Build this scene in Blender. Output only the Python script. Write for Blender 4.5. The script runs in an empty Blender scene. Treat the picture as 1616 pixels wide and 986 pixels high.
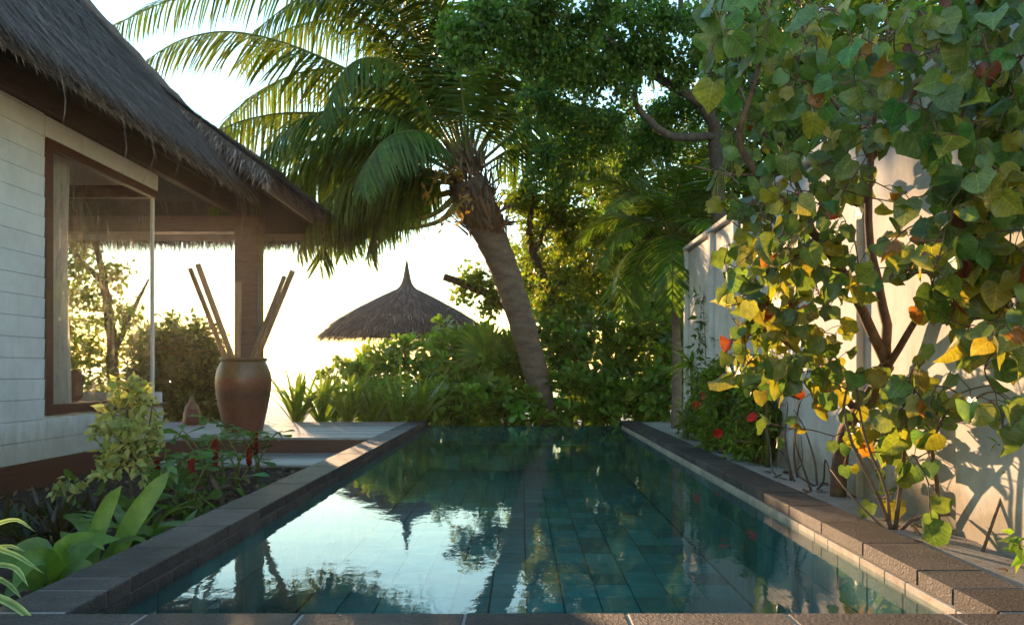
import bpy, bmesh, math
import numpy as np
from mathutils import Vector, Matrix

# ---------------------------------------------------------------- camera, sky, sun
F = 1250.0            # focal length in photograph pixels (1616 wide)
CZ = 1.065            # camera height above the water
VX, VY = 822.5, 584.0
SUN_AZ = math.radians(23.6)      # left of +Y
SUN_EL = math.radians(6.6)
sc = bpy.context.scene
col = sc.collection
cam_d = bpy.data.cameras.new('camera')
cam = bpy.data.objects.new('camera', cam_d); col.objects.link(cam)
cam.location = (0, 0, CZ); cam.rotation_euler = (math.pi / 2, 0, 0)
cam_d.sensor_width = 36.0; cam_d.lens = F / 1616 * 36
cam_d.shift_x = -(VX - 808) / 1616; cam_d.shift_y = (VY - 493) / 1616
cam_d.clip_start = 0.05; cam_d.clip_end = 60000
sc.camera = cam
w = bpy.data.worlds.new('World'); sc.world = w; w.use_nodes = True
wn = w.node_tree.nodes; wl = w.node_tree.links
sky = wn.new('ShaderNodeTexSky'); sky.sky_type = 'NISHITA'; sky.sun_disc = False
sky.sun_elevation = SUN_EL; sky.sun_rotation = -SUN_AZ
sky.air_density = 1.6; sky.dust_density = 0.0; sky.ozone_density = 3.0; sky.altitude = 0
wn['Background'].inputs['Strength'].default_value = 0.15
wl.new(sky.outputs[0], wn['Background'].inputs['Color'])
sun_d = bpy.data.lights.new('sun', 'SUN'); sun_d.energy = 2.2; sun_d.angle = math.radians(0.6)
sun_d.color = (1.0, 0.62, 0.33)
sun = bpy.data.objects.new('sun', sun_d); col.objects.link(sun)
SD = Vector((-math.sin(SUN_AZ) * math.cos(SUN_EL), math.cos(SUN_AZ) * math.cos(SUN_EL), math.sin(SUN_EL)))
sun.rotation_euler = SD.to_track_quat('Z', 'Y').to_euler()
vs = sc.view_settings
vs.view_transform = 'Standard'; vs.look = 'None'; vs.gamma = 1.0; vs.use_curve_mapping = False
vs.exposure = 2.5
cy = sc.cycles
cy.max_bounces = 10; cy.diffuse_bounces = 5; cy.glossy_bounces = 4; cy.transmission_bounces = 7
cy.transparent_max_bounces = 12; cy.caustics_reflective = False; cy.caustics_refractive = False
cy.use_denoising = True; cy.sample_clamp_indirect = 6.0; cy.use_adaptive_sampling = True

# ---------------------------------------------------------------- helpers
rng = np.random.default_rng(11)
R = math.radians
def P(px, py, Y):
    """a point of the place from where it shows and how far away it stands"""
    return np.array([(px - VX) * Y / F, Y, CZ - (py - VY) * Y / F])
def nrm(v):
    v = np.asarray(v, float); return v / np.maximum(np.linalg.norm(v, axis=-1, keepdims=True), 1e-9)
def make_mesh(name, V, Fs, cols=None, smooth=False):
    V = np.asarray(V, np.float32).reshape(-1, 3)
    me = bpy.data.meshes.new(name)
    me.vertices.add(len(V)); me.vertices.foreach_set('co', V.ravel())
    Fs = [np.asarray(f, np.int32) for f in Fs if len(f)]
    tot = sum(f.size for f in Fs); npoly = sum(len(f) for f in Fs)
    me.loops.add(tot); me.polygons.add(npoly)
    me.loops.foreach_set('vertex_index', np.concatenate([f.ravel() for f in Fs]))
    st = []; k = 0
    for f in Fs:
        st.append(k + np.arange(len(f)) * f.shape[1]); k += f.size
    me.polygons.foreach_set('loop_start', np.concatenate(st).astype(np.int32))
    if smooth is not True: me.polygons.foreach_set('use_smooth', np.zeros(npoly, bool) if smooth is False else np.asarray(smooth, bool))
    me.update(calc_edges=True)
    if cols is not None:
        a = me.attributes.new('tint', 'FLOAT_COLOR', 'POINT')
        c = np.ones((len(V), 4), np.float32); c[:, :3] = cols; a.data.foreach_set('color', c.ravel())
    return me
class MB:
    def __init__(s): s.V = []; s.T = []; s.Q = []; s.C = []; s.n = 0; s.ST = []; s.SQ = []
    def add(s, V, tris=(), quads=(), c=(1, 1, 1), sm=False):
        V = np.asarray(V, float).reshape(-1, 3)
        if len(tris): s.T.append(np.asarray(tris, int) + s.n); s.ST.append(np.full(len(tris), sm))
        if len(quads): s.Q.append(np.asarray(quads, int) + s.n); s.SQ.append(np.full(len(quads), sm))
        s.V.append(V); s.C.append(np.broadcast_to(np.asarray(c, float), V.shape)); s.n += len(V)
    def box(s, a, b, c=(1, 1, 1)):
        (x0, y0, z0), (x1, y1, z1) = a, b
        V = [(x0,y0,z0),(x1,y0,z0),(x1,y1,z0),(x0,y1,z0),(x0,y0,z1),(x1,y0,z1),(x1,y1,z1),(x0,y1,z1)]
        s.add(V, quads=[(0,3,2,1),(4,5,6,7),(0,1,5,4),(1,2,6,5),(2,3,7,6),(3,0,4,7)], c=c)
    def tube(s, pts, rad, seg=8, c=(1, 1, 1), cap=True):
        pts = np.asarray(pts, float); k = len(pts); rad = np.broadcast_to(np.asarray(rad, float), (k,))
        t = nrm(np.gradient(pts, axis=0))
        ref = np.array([0.31, 0.17, 0.93]) if abs(t[0][2]) < 0.9 else np.array([1.0, 0.1, 0.05])
        a = nrm(np.cross(t, ref)); b = np.cross(t, a)
        th = np.arange(seg) * 2 * math.pi / seg
        V = pts[:, None] + rad[:, None, None] * (a[:, None] * np.cos(th)[None, :, None] + b[:, None] * np.sin(th)[None, :, None])
        i = np.arange(k - 1)[:, None] * seg; j = np.arange(seg)[None]; j2 = (j + 1) % seg
        q = np.stack([i + j, i + j2, i + seg + j2, i + seg + j], -1).reshape(-1, 4)
        V = V.reshape(-1, 3); tr = []
        if cap:
            n = len(V); V = np.vstack([V, pts[:1], pts[-1:]])
            for m in range(seg):
                tr.append((n, (m + 1) % seg, m)); o = (k - 1) * seg; tr.append((n + 1, o + m, o + (m + 1) % seg))
        s.add(V, tris=tr, quads=q, c=c, sm=True)
    def lathe(s, prof, cen=(0, 0, 0), seg=32, c=(1, 1, 1), wob=None):
        prof = np.asarray(prof, float); k = len(prof); th = np.arange(seg) * 2 * math.pi / seg
        r = prof[:, 0][:, None] * np.ones(seg)[None]
        if wob is not None: r = r * wob
        V = np.stack([r * np.cos(th), r * np.sin(th), np.repeat(prof[:, 1][:, None], seg, 1)], -1) + np.asarray(cen)
        i = np.arange(k - 1)[:, None] * seg; j = np.arange(seg)[None]; j2 = (j + 1) % seg
        q = np.stack([i + j, i + j2, i + seg + j2, i + seg + j], -1).reshape(-1, 4)
        s.add(V.reshape(-1, 3), quads=q, c=c, sm=True)
    def leaves(s, tm, pos, d, u, L, W, c):
        """many copies of a leaf template: tm=(verts,tris); pos,d,u (N,3); L,W (N,); c (N,3)"""
        tv, tf = tm; pos = np.asarray(pos, float); N = len(pos)
        if N == 0: return
        d = nrm(np.broadcast_to(d, (N, 3))); u = np.broadcast_to(u, (N, 3))
        n = nrm(u - (u * d).sum(-1, keepdims=True) * d + 1e-6); sd = np.cross(d, n)
        L = np.broadcast_to(L, (N,))[:, None, None]; W = np.broadcast_to(W, (N,))[:, None, None]
        V = pos[:, None] + sd[:, None] * tv[None, :, :1] * W + d[:, None] * tv[None, :, 1:2] * L + n[:, None] * tv[None, :, 2:3] * L
        f = (tf[None] + (np.arange(N) * len(tv))[:, None, None]).reshape(-1, 3)
        s.add(V.reshape(-1, 3), tris=f, c=np.repeat(np.broadcast_to(c, (N, 3)), len(tv), 0), sm=True)
    def blade(s, pts, wid, nor, fold=0.25, c=(1, 1, 1), c2=None):
        """a strap leaf along pts: wid half widths, nor normals, V fold"""
        pts = np.asarray(pts, float); k = len(pts); wid = np.asarray(wid, float)[:, None]
        t = nrm(np.gradient(pts, axis=0)); nor = np.broadcast_to(np.asarray(nor, float), pts.shape)
        n = nrm(nor - (nor * t).sum(-1, keepdims=True) * t); sd = np.cross(t, n)
        V = np.stack([pts - sd * wid + n * wid * fold, pts, pts + sd * wid + n * wid * fold], 1).reshape(-1, 3)
        q = []
        for i in range(k - 1):
            a = i * 3; q += [(a, a + 1, a + 4, a + 3), (a + 1, a + 2, a + 5, a + 4)]
        C = np.broadcast_to(np.asarray(c, float), V.shape)
        if c2 is not None:
            C = np.array(C); C[0::3] = c2; C[2::3] = c2
        s.add(V, quads=q, c=C, sm=True)
    def mesh(s, name, smooth=False):
        V = np.vstack(s.V); Fs = []
        if s.T: Fs.append(np.vstack(s.T))
        if s.Q: Fs.append(np.vstack(s.Q))
        return make_mesh(name, V, Fs, np.vstack(s.C), True if smooth else np.concatenate(s.ST + s.SQ))
def tag(o, label=None, cat=None, group=None, kind=None):
    if label: o['label'] = label
    if cat: o['category'] = cat
    if group: o['group'] = group
    if kind: o['kind'] = kind
    return o
def obj(name, me, mat, parent=None, kind=None, local=False, smooth=False):
    """one mesh object; coordinates are the place's own unless local"""
    if isinstance(me, MB): me = me.mesh(name, smooth)
    o = bpy.data.objects.new(name, me); col.objects.link(o)
    if mat is not None and len(me.materials) == 0: me.materials.append(mat)
    if parent is not None:
        o.parent = parent
        if not local:
            p = parent; off = Vector((0, 0, 0))
            while p is not None: off += p.location; p = p.parent
            o.location = -off
    if kind: o['kind'] = kind
    return o
def thing(name, label, cat, loc, group=None):
    o = bpy.data.objects.new(name, None); col.objects.link(o); o.empty_display_size = 0.2
    o.location = Vector([float(v) for v in loc]); return tag(o, label, cat, group)
def put(name, me, mat, loc, parent=None, rot=(0, 0, 0), scale=None, color=None):
    """an object that shares mesh data, placed by its own transform"""
    o = bpy.data.objects.new(name, me); col.objects.link(o)
    if mat is not None and len(me.materials) == 0: me.materials.append(mat)
    off = Vector((0, 0, 0))
    if parent is not None:
        o.parent = parent; p = parent
        while p is not None: off += p.location; p = p.parent
    o.location = Vector([float(v) for v in loc]) - off; o.rotation_euler = rot
    if scale is not None: o.scale = scale
    if color is not None: o.color = (*color, 1)
    return o
_bb = {}
def bevel_box(sx, sy, sz, b, key=None):
    k = (round(sx, 4), round(sy, 4), round(sz, 4), round(b, 4), key)
    if k not in _bb:
        bm = bmesh.new(); bmesh.ops.create_cube(bm, size=1.0)
        bmesh.ops.scale(bm, vec=(sx, sy, sz), verts=bm.verts)
        bmesh.ops.bevel(bm, geom=list(bm.edges), offset=b, segments=1, affect='EDGES')
        me = bpy.data.meshes.new('block'); bm.to_mesh(me); bm.free(); _bb[k] = me
    return _bb[k]
def bez(pts, n):
    """smooth curve through the given points (Catmull-Rom)"""
    p = np.asarray(pts, float); p = np.vstack([2 * p[0] - p[1], p, 2 * p[-1] - p[-2]])
    m = len(p) - 3; out = []
    for t in np.linspace(0, m, n):
        i = min(int(t), m - 1); f = t - i; a, b, c, d = p[i:i + 4]
        out.append(0.5 * (2 * b + (c - a) * f + (2 * a - 5 * b + 4 * c - d) * f * f + (3 * b - a - 3 * c + d) * f ** 3))
    return np.array(out)
def tint(base, n, v=0.25, hue=0.12):
    c = np.asarray(base, float)[None] * (1 + v * rng.standard_normal((n, 1)) * 0.6).clip(0.4, 1.9)
    c[:, 0] *= (1 + hue * rng.standard_normal(n)).clip(0.5, 1.8); return c.clip(0.002, 0.9)
# leaf templates: x across (full width 1), y along (length 1), z up
def T_(v, f): return np.array(v, float), np.array(f, int)
DIAMOND = T_([(0,0,0),(-.5,.5,.05),(.5,.5,.05),(0,1,-.04)], [(0,2,1),(1,2,3)])
LEAF = T_([(0,0,0),(-.5,.42,.07),(0,.45,-.02),(.5,.42,.07),(0,1,-.10)], [(0,2,1),(0,3,2),(1,2,4),(2,3,4)])
OBOV = T_([(0,0,0),(-.22,.35,.05),(0,.35,0),(.22,.35,.05),(-.5,.74,.04),(0,.76,-.02),(.5,.74,.04),(-.24,.96,-.03),(.24,.96,-.03)],
          [(0,2,1),(0,3,2),(1,2,5),(1,5,4),(2,3,5),(3,6,5),(4,5,7),(5,8,7),(5,6,8)])
def heart():
    o = [(.10,-.09),(.30,-.10),(.47,.03),(.55,.25),(.52,.50),(.38,.74),(.17,.90)]
    v = [(0,0,0),(0,.3,-.02),(0,.6,-.05),(0,1.02,-.14)]
    f = []
    for s in (-1, 1):
        b = len(v)
        for (x, y) in o: v.append((s * x, y, .22 * abs(x) - .35 * x * x - .16 * max(0, y - .2) ** 2))
        for t in [(0,b,b+1),(0,b+1,b+2),(0,b+2,1),(1,b+2,b+3),(1,b+3,b+4),(1,b+4,2),(2,b+4,b+5),(2,b+5,b+6),(2,b+6,3)]:
            f.append(t if s > 0 else t[::-1])
    return T_(v, f)
HEART = heart()

# ---------------------------------------------------------------- materials
MATS = {}
def mat(name):
    m = bpy.data.materials.new(name); m.use_nodes = True; nt = m.node_tree
    MATS[name] = m; return m, nt, nt.nodes, nt.links, nt.nodes['Principled BSDF']
def N(nt, t, **kw):
    n = nt.nodes.new(t)
    for k, v in kw.items():
        if k in n.inputs: n.inputs[k].default_value = v
        else: setattr(n, k, v)
    return n
def coords(nt, scale=(1, 1, 1), kind='Object'):
    tc = N(nt, 'ShaderNodeTexCoord'); mp = N(nt, 'ShaderNodeMapping'); mp.inputs['Scale'].default_value = scale
    nt.links.new(tc.outputs[kind], mp.inputs[0]); return mp.outputs[0]
def wcoords(nt, scale=(1, 1, 1)):
    g = N(nt, 'ShaderNodeNewGeometry'); mp = N(nt, 'ShaderNodeMapping'); mp.inputs['Scale'].default_value = scale
    nt.links.new(g.outputs['Position'], mp.inputs[0]); return mp.outputs[0]
def noise(nt, vec, scale, detail=4, rough=0.6):
    n = N(nt, 'ShaderNodeTexNoise', Scale=scale, Detail=detail, Roughness=rough); nt.links.new(vec, n.inputs['Vector']); return n.outputs['Fac']
def ramp(nt, fac, stops):
    r = N(nt, 'ShaderNodeValToRGB'); e = r.color_ramp.elements
    while len(e) < len(stops): e.new(0.5)
    for el, (p, c) in zip(e, stops): el.position = p; el.color = (*c, 1) if len(c) == 3 else c
    nt.links.new(fac, r.inputs[0]); return r.outputs[0]
def mix(nt, a, b, fac, mode='MIX'):
    m = N(nt, 'ShaderNodeMix'); m.data_type = 'RGBA'; m.blend_type = mode
    for v, s in ((a, m.inputs[6]), (b, m.inputs[7]), (fac, m.inputs[0])):
        if hasattr(v, 'links'): nt.links.new(v, s)
        elif isinstance(v, (int, float)): s.default_value = v
        else: s.default_value = (*v, 1)
    return m.outputs[2]
def bump(nt, h, strength, dist=0.01, normal=None):
    b = N(nt, 'ShaderNodeBump', Strength=strength, Distance=dist); nt.links.new(h, b.inputs['Height'])
    if normal is not None: nt.links.new(normal, b.inputs['Normal'])
    return b.outputs[0]
def rough_mat(name, stops, scale=6.0, vscale=(1, 1, 1), rough=0.8, bs=0.5, bd=0.01, bscale=40, vary=0.0, spec=0.3, world=True, fine=None):
    """a mottled surface: two noises for colour, one for relief"""
    m, nt, nn, ll, pb = mat(name)
    v = wcoords(nt, vscale) if world else coords(nt, vscale)
    c = ramp(nt, noise(nt, v, scale, 6, 0.65), stops)
    if fine: c = mix(nt, c, ramp(nt, noise(nt, v, fine[0], 3, 0.7), [(0.35, (fine[1],) * 3), (0.65, (1, 1, 1))]), 1.0, 'MULTIPLY')
    if vary:
        oi = N(nt, 'ShaderNodeObjectInfo'); mr = N(nt, 'ShaderNodeMapRange'); ll.new(oi.outputs['Random'], mr.inputs[0])
        mr.inputs[3].default_value = 1 - vary; mr.inputs[4].default_value = 1 + vary
        cc = N(nt, 'ShaderNodeCombineColor'); [ll.new(mr.outputs[0], cc.inputs[i]) for i in range(3)]
        c = mix(nt, c, cc.outputs[0], 1.0, 'MULTIPLY')
    ll.new(c, pb.inputs['Base Color']); pb.inputs['Roughness'].default_value = rough
    pb.inputs['Specular IOR Level'].default_value = spec
    ll.new(bump(nt, noise(nt, v, bscale, 5, 0.7), bs, bd), pb.inputs['Normal'])
    return m
rough_mat('basalt', [(0.28, (0.038, 0.032, 0.033)), (0.5, (0.082, 0.070, 0.071)), (0.72, (0.140, 0.118, 0.115))], 5, rough=0.55, bs=1.0, bd=0.02, bscale=60, vary=0.42, spec=0.4, fine=(70, 0.35))
rough_mat('grout', [(0.3, (0.22, 0.20, 0.18)), (0.7, (0.36, 0.33, 0.30))], 14, rough=0.9, bscale=120)
rough_mat('limestone', [(0.3, (0.34, 0.29, 0.23)), (0.7, (0.55, 0.49, 0.40))], 12, rough=0.7, bscale=90, vary=0.15)
rough_mat('pool_tile', [(0.3, (0.018, 0.108, 0.114)), (0.55, (0.032, 0.160, 0.160)), (0.8, (0.052, 0.195, 0.182))], 3.5, rough=0.5, bscale=30, bs=0.3, vary=0.35, spec=0.2)
rough_mat('pool_tile_far', [(0.3, (0.018, 0.108, 0.114)), (0.55, (0.032, 0.160, 0.160)), (0.8, (0.052, 0.195, 0.182))], 3.5, rough=0.5, bscale=30, bs=0.3, spec=0.2)
rough_mat('pool_grout', [(0.3, (0.012, 0.035, 0.038)), (0.7, (0.025, 0.06, 0.06))], 8, rough=0.9)
rough_mat('white_paint', [(0.3, (0.58, 0.59, 0.60)), (0.7, (0.72, 0.73, 0.74))], 1.6, rough=0.5, bs=0.12, bscale=60, vary=0.04, fine=(9, 0.92))
m = MATS['white_paint']; nt = m.node_tree; pb = nt.nodes['Principled BSDF']; src = pb.inputs['Base Color'].links[0].from_socket
g = N(nt, 'ShaderNodeNewGeometry'); sx = N(nt, 'ShaderNodeSeparateXYZ'); nt.links.new(g.outputs['Position'], sx.inputs[0])
ad = N(nt, 'ShaderNodeMath', operation='MULTIPLY_ADD'); nt.links.new(noise(nt, wcoords(nt, (1, 3, 1)), 3, 5), ad.inputs[0]); ad.inputs[1].default_value = -.6; nt.links.new(sx.outputs[2], ad.inputs[2])
dt_ = ramp(nt, ad.outputs[0], [(0.0, (.72, .68, .60)), (.30, (1, 1, 1))]); sk = ramp(nt, noise(nt, wcoords(nt, (1, 6, .5)), 1.5, 5, .7), [(.5, (1, 1, 1)), (.78, (.86, .85, .82))])
nt.links.new(mix(nt, mix(nt, src, sk, 1.0, 'MULTIPLY'), dt_, 1.0, 'MULTIPLY'), pb.inputs['Base Color'])
rough_mat('white_wall', [(0.25, (0.50, 0.49, 0.47)), (0.45, (0.68, 0.67, 0.65)), (0.75, (0.78, 0.77, 0.75))], 1.1, rough=0.85, bs=0.25, bscale=45, vary=0.03, fine=(7, 0.88))
m = M_w = MATS['white_wall']; nt = m.node_tree; pb = nt.nodes['Principled BSDF']; src = pb.inputs['Base Color'].links[0].from_socket
sk = ramp(nt, noise(nt, wcoords(nt, (3, 3, .5)), 1.3, 5, .7), [(.48, (1, 1, 1)), (.75, (.84, .83, .80))])
g = N(nt, 'ShaderNodeNewGeometry'); sx = N(nt, 'ShaderNodeSeparateXYZ'); nt.links.new(g.outputs['Position'], sx.inputs[0])
ad = N(nt, 'ShaderNodeMath', operation='MULTIPLY_ADD'); nt.links.new(noise(nt, wcoords(nt), 4, 4), ad.inputs[0]); ad.inputs[1].default_value = -.5; nt.links.new(sx.outputs[2], ad.inputs[2])
ft = ramp(nt, ad.outputs[0], [(0.0, (.55, .50, .42)), (.22, (1, 1, 1))])
nt.links.new(mix(nt, mix(nt, src, sk, 1.0, 'MULTIPLY'), ft, 1.0, 'MULTIPLY'), pb.inputs['Base Color'])
rough_mat('brown_wood', [(0.3, (0.060, 0.022, 0.014)), (0.7, (0.125, 0.046, 0.027))], 5, (1, .25, 6), rough=0.42, bs=0.3, bscale=30, vary=0.12, spec=0.5)
rough_mat('beam_wood', [(0.3, (0.10, 0.060, 0.045)), (0.7, (0.17, 0.11, 0.085))], 4, (1, .25, 5), rough=0.6, bs=0.3, bscale=30, vary=0.1)
rough_mat('soffit_wood', [(0.3, (0.30, 0.24, 0.20)), (0.7, (0.42, 0.35, 0.30))], 3, (1, .3, 1), rough=0.7, bs=0.2)
rough_mat('deck_wood', [(0.3, (0.22, 0.21, 0.20)), (0.55, (0.34, 0.325, 0.31)), (0.8, (0.44, 0.42, 0.40))], 5, (.35, 8, 1), rough=0.5, bs=0.5, bscale=22, vary=0.4, spec=0.4, fine=(14, 0.7))
rough_mat('sand', [(0.3, (0.36, 0.33, 0.30)), (0.7, (0.56, 0.53, 0.49))], 5, rough=0.95, bs=0.9, bd=0.02, bscale=55, fine=(140, 0.55))
rough_mat('beach_sand', [(0.3, (0.30, 0.27, 0.24)), (0.7, (0.45, 0.41, 0.37))], 0.6, rough=0.9, bs=0.6, bd=0.03, bscale=8)
rough_mat('soil', [(0.3, (0.022, 0.016, 0.012)), (0.7, (0.06, 0.045, 0.035))], 8, rough=0.95, bs=1.0, bd=0.04, bscale=20)
rough_mat('palm_bark', [(0.3, (0.13, 0.095, 0.075)), (0.55, (0.21, 0.16, 0.13)), (0.8, (0.29, 0.225, 0.19))], 4, (1, 1, 2.2), rough=0.85, bs=0.6, bd=0.012, bscale=28, fine=(40, 0.75))
rough_mat('bark', [(0.3, (0.045, 0.032, 0.024)), (0.7, (0.12, 0.09, 0.07))], 11, rough=0.85, bs=0.8, bd=0.01, bscale=50)
rough_mat('grey_bark', [(0.3, (0.07, 0.06, 0.058)), (0.7, (0.17, 0.15, 0.145))], 11, rough=0.85, bs=0.8, bd=0.01, bscale=50)
rough_mat('tan_bark', [(0.3, (0.10, 0.06, 0.04)), (0.7, (0.24, 0.155, 0.11))], 14, rough=0.8, bs=0.7, bd=0.008, bscale=60)
rough_mat('bamboo', [(0.3, (0.16, 0.085, 0.045)), (0.7, (0.30, 0.18, 0.10))], 9, (1, 1, .3), rough=0.5, bs=0.3, vary=0.2)
rough_mat('dry_leaf', [(0.3, (0.10, 0.055, 0.028)), (0.7, (0.22, 0.13, 0.07))], 20, rough=0.8)
rough_mat('cushion', [(0.3, (0.16, 0.07, 0.05)), (0.7, (0.24, 0.11, 0.08))], 9, rough=0.9)
rough_mat('dark_metal', [(0.3, (0.02, 0.02, 0.02)), (0.7, (0.05, 0.045, 0.04))], 9, rough=0.5)
rough_mat('room_wall', [(0.3, (0.50, 0.43, 0.34)), (0.7, (0.60, 0.52, 0.42))], 2, rough=0.8)
def tinted(name, rough=0.9, spec=0.2, bs=0.5):
    """colour of each strand or piece from its own tint"""
    m, nt, nn, ll, pb = mat(name)
    a = N(nt, 'ShaderNodeAttribute', attribute_name='tint')
    c = mix(nt, a.outputs['Color'], ramp(nt, noise(nt, wcoords(nt), 30, 4, 0.7), [(0.3, (.6, .6, .6)), (0.7, (1.1, 1.1, 1.1))]), 1.0, 'MULTIPLY')
    ll.new(c, pb.inputs['Base Color']); pb.inputs['Roughness'].default_value = rough; pb.inputs['Specular IOR Level'].default_value = spec
    ll.new(bump(nt, noise(nt, wcoords(nt), 90, 3), bs, 0.01), pb.inputs['Normal'])
    return m
tinted('thatch'); tinted('painted', 0.5, 0.4, 0.1)
def leafmat(name, trans=0.42, rough=0.42, boost=(2.1, 1.9, 0.7), spec=0.4, objcol=False, vein=False):
    m, nt, nn, ll, pb = mat(name)
    if objcol: a = N(nt, 'ShaderNodeObjectInfo'); c = a.outputs['Color']
    else: a = N(nt, 'ShaderNodeAttribute', attribute_name='tint'); c = a.outputs['Color']
    f = noise(nt, wcoords(nt), 22 if vein else 9, 4, 0.65)
    c = mix(nt, c, ramp(nt, f, [(0.32, (.62, .66, .62)), (0.68, (1.22, 1.16, 1.1))]), 1.0, 'MULTIPLY')
    c = mix(nt, c, (1.45, 1.62, .95) if not vein else (1.25, 1.30, .95), 1.0, 'MULTIPLY')
    if vein:
        sp = ramp(nt, noise(nt, wcoords(nt), 60, 2, 0.5), [(0.62, (1, 1, 1)), (0.74, (0.45, 0.3, 0.2))])
        c = mix(nt, c, sp, 0.5, 'MULTIPLY')
    if vein and objcol:      # midrib and side veins in the leaf's own coordinates
        tc = N(nt, 'ShaderNodeTexCoord'); sx = N(nt, 'ShaderNodeSeparateXYZ'); ll.new(tc.outputs['Object'], sx.inputs[0])
        ax = N(nt, 'ShaderNodeMath', operation='ABSOLUTE'); ll.new(sx.outputs[0], ax.inputs[0])
        k1 = N(nt, 'ShaderNodeMath', operation='MULTIPLY_ADD'); ll.new(ax.outputs[0], k1.inputs[0]); k1.inputs[1].default_value = -.75; ll.new(sx.outputs[1], k1.inputs[2])
        k2 = N(nt, 'ShaderNodeMath', operation='MULTIPLY'); ll.new(k1.outputs[0], k2.inputs[0]); k2.inputs[1].default_value = 5.5
        k3 = N(nt, 'ShaderNodeMath', operation='PINGPONG'); ll.new(k2.outputs[0], k3.inputs[0]); k3.inputs[1].default_value = .5
        v1 = ramp(nt, k3.outputs[0], [(0.0, (1, 1, 1)), (0.07, (0, 0, 0))]); v2 = ramp(nt, ax.outputs[0], [(0.0, (1, 1, 1)), (0.028, (0, 0, 0))])
        vv = mix(nt, v1, v2, 1.0, 'LIGHTEN'); c = mix(nt, c, mix(nt, c, (1.9, 1.7, 1.5), 1.0, 'MULTIPLY'), vv)
    ll.new(c, pb.inputs['Base Color']); pb.inputs['Roughness'].default_value = rough; pb.inputs['Specular IOR Level'].default_value = spec
    tr = N(nt, 'ShaderNodeBsdfTranslucent'); ll.new(mix(nt, c, boost, 1.0, 'MULTIPLY'), tr.inputs['Color'])
    if vein:
        nb = bump(nt, noise(nt, wcoords(nt), 26, 3, 0.6), 0.5, 0.01); ll.new(nb, pb.inputs['Normal'])
    ms = N(nt, 'ShaderNodeMixShader'); ms.inputs[0].default_value = trans
    ll.new(pb.outputs[0], ms.inputs[1]); ll.new(tr.outputs[0], ms.inputs[2]); ll.new(ms.outputs[0], nn['Material Output'].inputs[0])
    return m
leafmat('leaf', 0.5); leafmat('palm_leaf', 0.38, 0.4); leafmat('big_leaf', 0.42, 0.36, spec=0.55, vein=True, objcol=True); leafmat('big_leaf_tint', 0.42, 0.36, spec=0.55, vein=True)
leafmat('glossy_leaf', 0.34, 0.3, spec=0.5); leafmat('strap_leaf', 0.35, 0.35, spec=0.45); leafmat('petal', 0.35, 0.5, (1.3, 1, 1))
def thin_fresnel(nt, ior):
    """the same mirror share from either side of a thin sheet"""
    f = N(nt, 'ShaderNodeFresnel'); g = N(nt, 'ShaderNodeNewGeometry'); r = N(nt, 'ShaderNodeMapRange')
    r.inputs[3].default_value = ior; r.inputs[4].default_value = 1 / ior
    nt.links.new(g.outputs['Backfacing'], r.inputs[0]); nt.links.new(r.outputs[0], f.inputs['IOR']); return f
# pool water: clear sheet with a Fresnel mirror and small ripples
m, nt, nn, ll, pb = mat('water')
n1 = noise(nt, wcoords(nt, (1.0, 0.8, 1)), 2.2, 2, 0.5); n2 = noise(nt, wcoords(nt, (1, .7, 1)), 9.0, 3, 0.55)
b2 = bump(nt, n2, 0.06, 0.016, bump(nt, n1, 0.09, 0.025))
fr = thin_fresnel(nt, 1.33); ll.new(b2, fr.inputs['Normal'])
gl = N(nt, 'ShaderNodeBsdfGlossy', Roughness=0.015); gl.inputs['Color'].default_value = (1, 1, 1, 1); ll.new(b2, gl.inputs['Normal'])
tp = N(nt, 'ShaderNodeBsdfTransparent'); tp.inputs['Color'].default_value = (0.84, 0.97, 0.96, 1)
ms = N(nt, 'ShaderNodeMixShader'); ll.new(fr.outputs[0], ms.inputs[0]); ll.new(tp.outputs[0], ms.inputs[1]); ll.new(gl.outputs[0], ms.inputs[2])
ll.new(ms.outputs[0], nn['Material Output'].inputs[0])
# sea
m, nt, nn, ll, pb = mat('sea_water')
pb.inputs['Base Color'].default_value = (0.05, 0.11, 0.13, 1); pb.inputs['Roughness'].default_value = 0.12; pb.inputs['IOR'].default_value = 1.33
ll.new(bump(nt, noise(nt, wcoords(nt, (.25, 1, 1)), 0.9, 4, 0.6), 0.5, 0.25), pb.inputs['Normal'])
# window glass with streaks of salt and rain
m, nt, nn, ll, pb = mat('window_glass')
g = N(nt, 'ShaderNodeBsdfGlossy', Roughness=0.0); fr = thin_fresnel(nt, 1.85); tp = N(nt, 'ShaderNodeBsdfTransparent')
ms = N(nt, 'ShaderNodeMixShader'); ll.new(fr.outputs[0], ms.inputs[0]); ll.new(tp.outputs[0], ms.inputs[1]); ll.new(g.outputs[0], ms.inputs[2])
st = ramp(nt, noise(nt, wcoords(nt, (11, 11, 1.6)), 2.0, 8, 0.8), [(0.50, (0, 0, 0)), (0.66, (.5, .5, .5))])
bl = ramp(nt, noise(nt, wcoords(nt, (1, 1, 1)), 2.2, 3, 0.6), [(0.4, (.15, .15, .15)), (0.65, (1, 1, 1))])
sm = mix(nt, st, bl, 1.0, 'MULTIPLY')
tl = N(nt, 'ShaderNodeBsdfTranslucent'); tl.inputs['Color'].default_value = (.8, .76, .66, 1)
m2 = N(nt, 'ShaderNodeMixShader'); ll.new(sm, m2.inputs[0]); ll.new(ms.outputs[0], m2.inputs[1]); ll.new(tl.outputs[0], m2.inputs[2])
ll.new(m2.outputs[0], nn['Material Output'].inputs[0])
m, nt, nn, ll, pb = mat('clear_glass')
g = N(nt, 'ShaderNodeBsdfGlossy', Roughness=0.0); fr = thin_fresnel(nt, 1.45); tp = N(nt, 'ShaderNodeBsdfTransparent')
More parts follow.
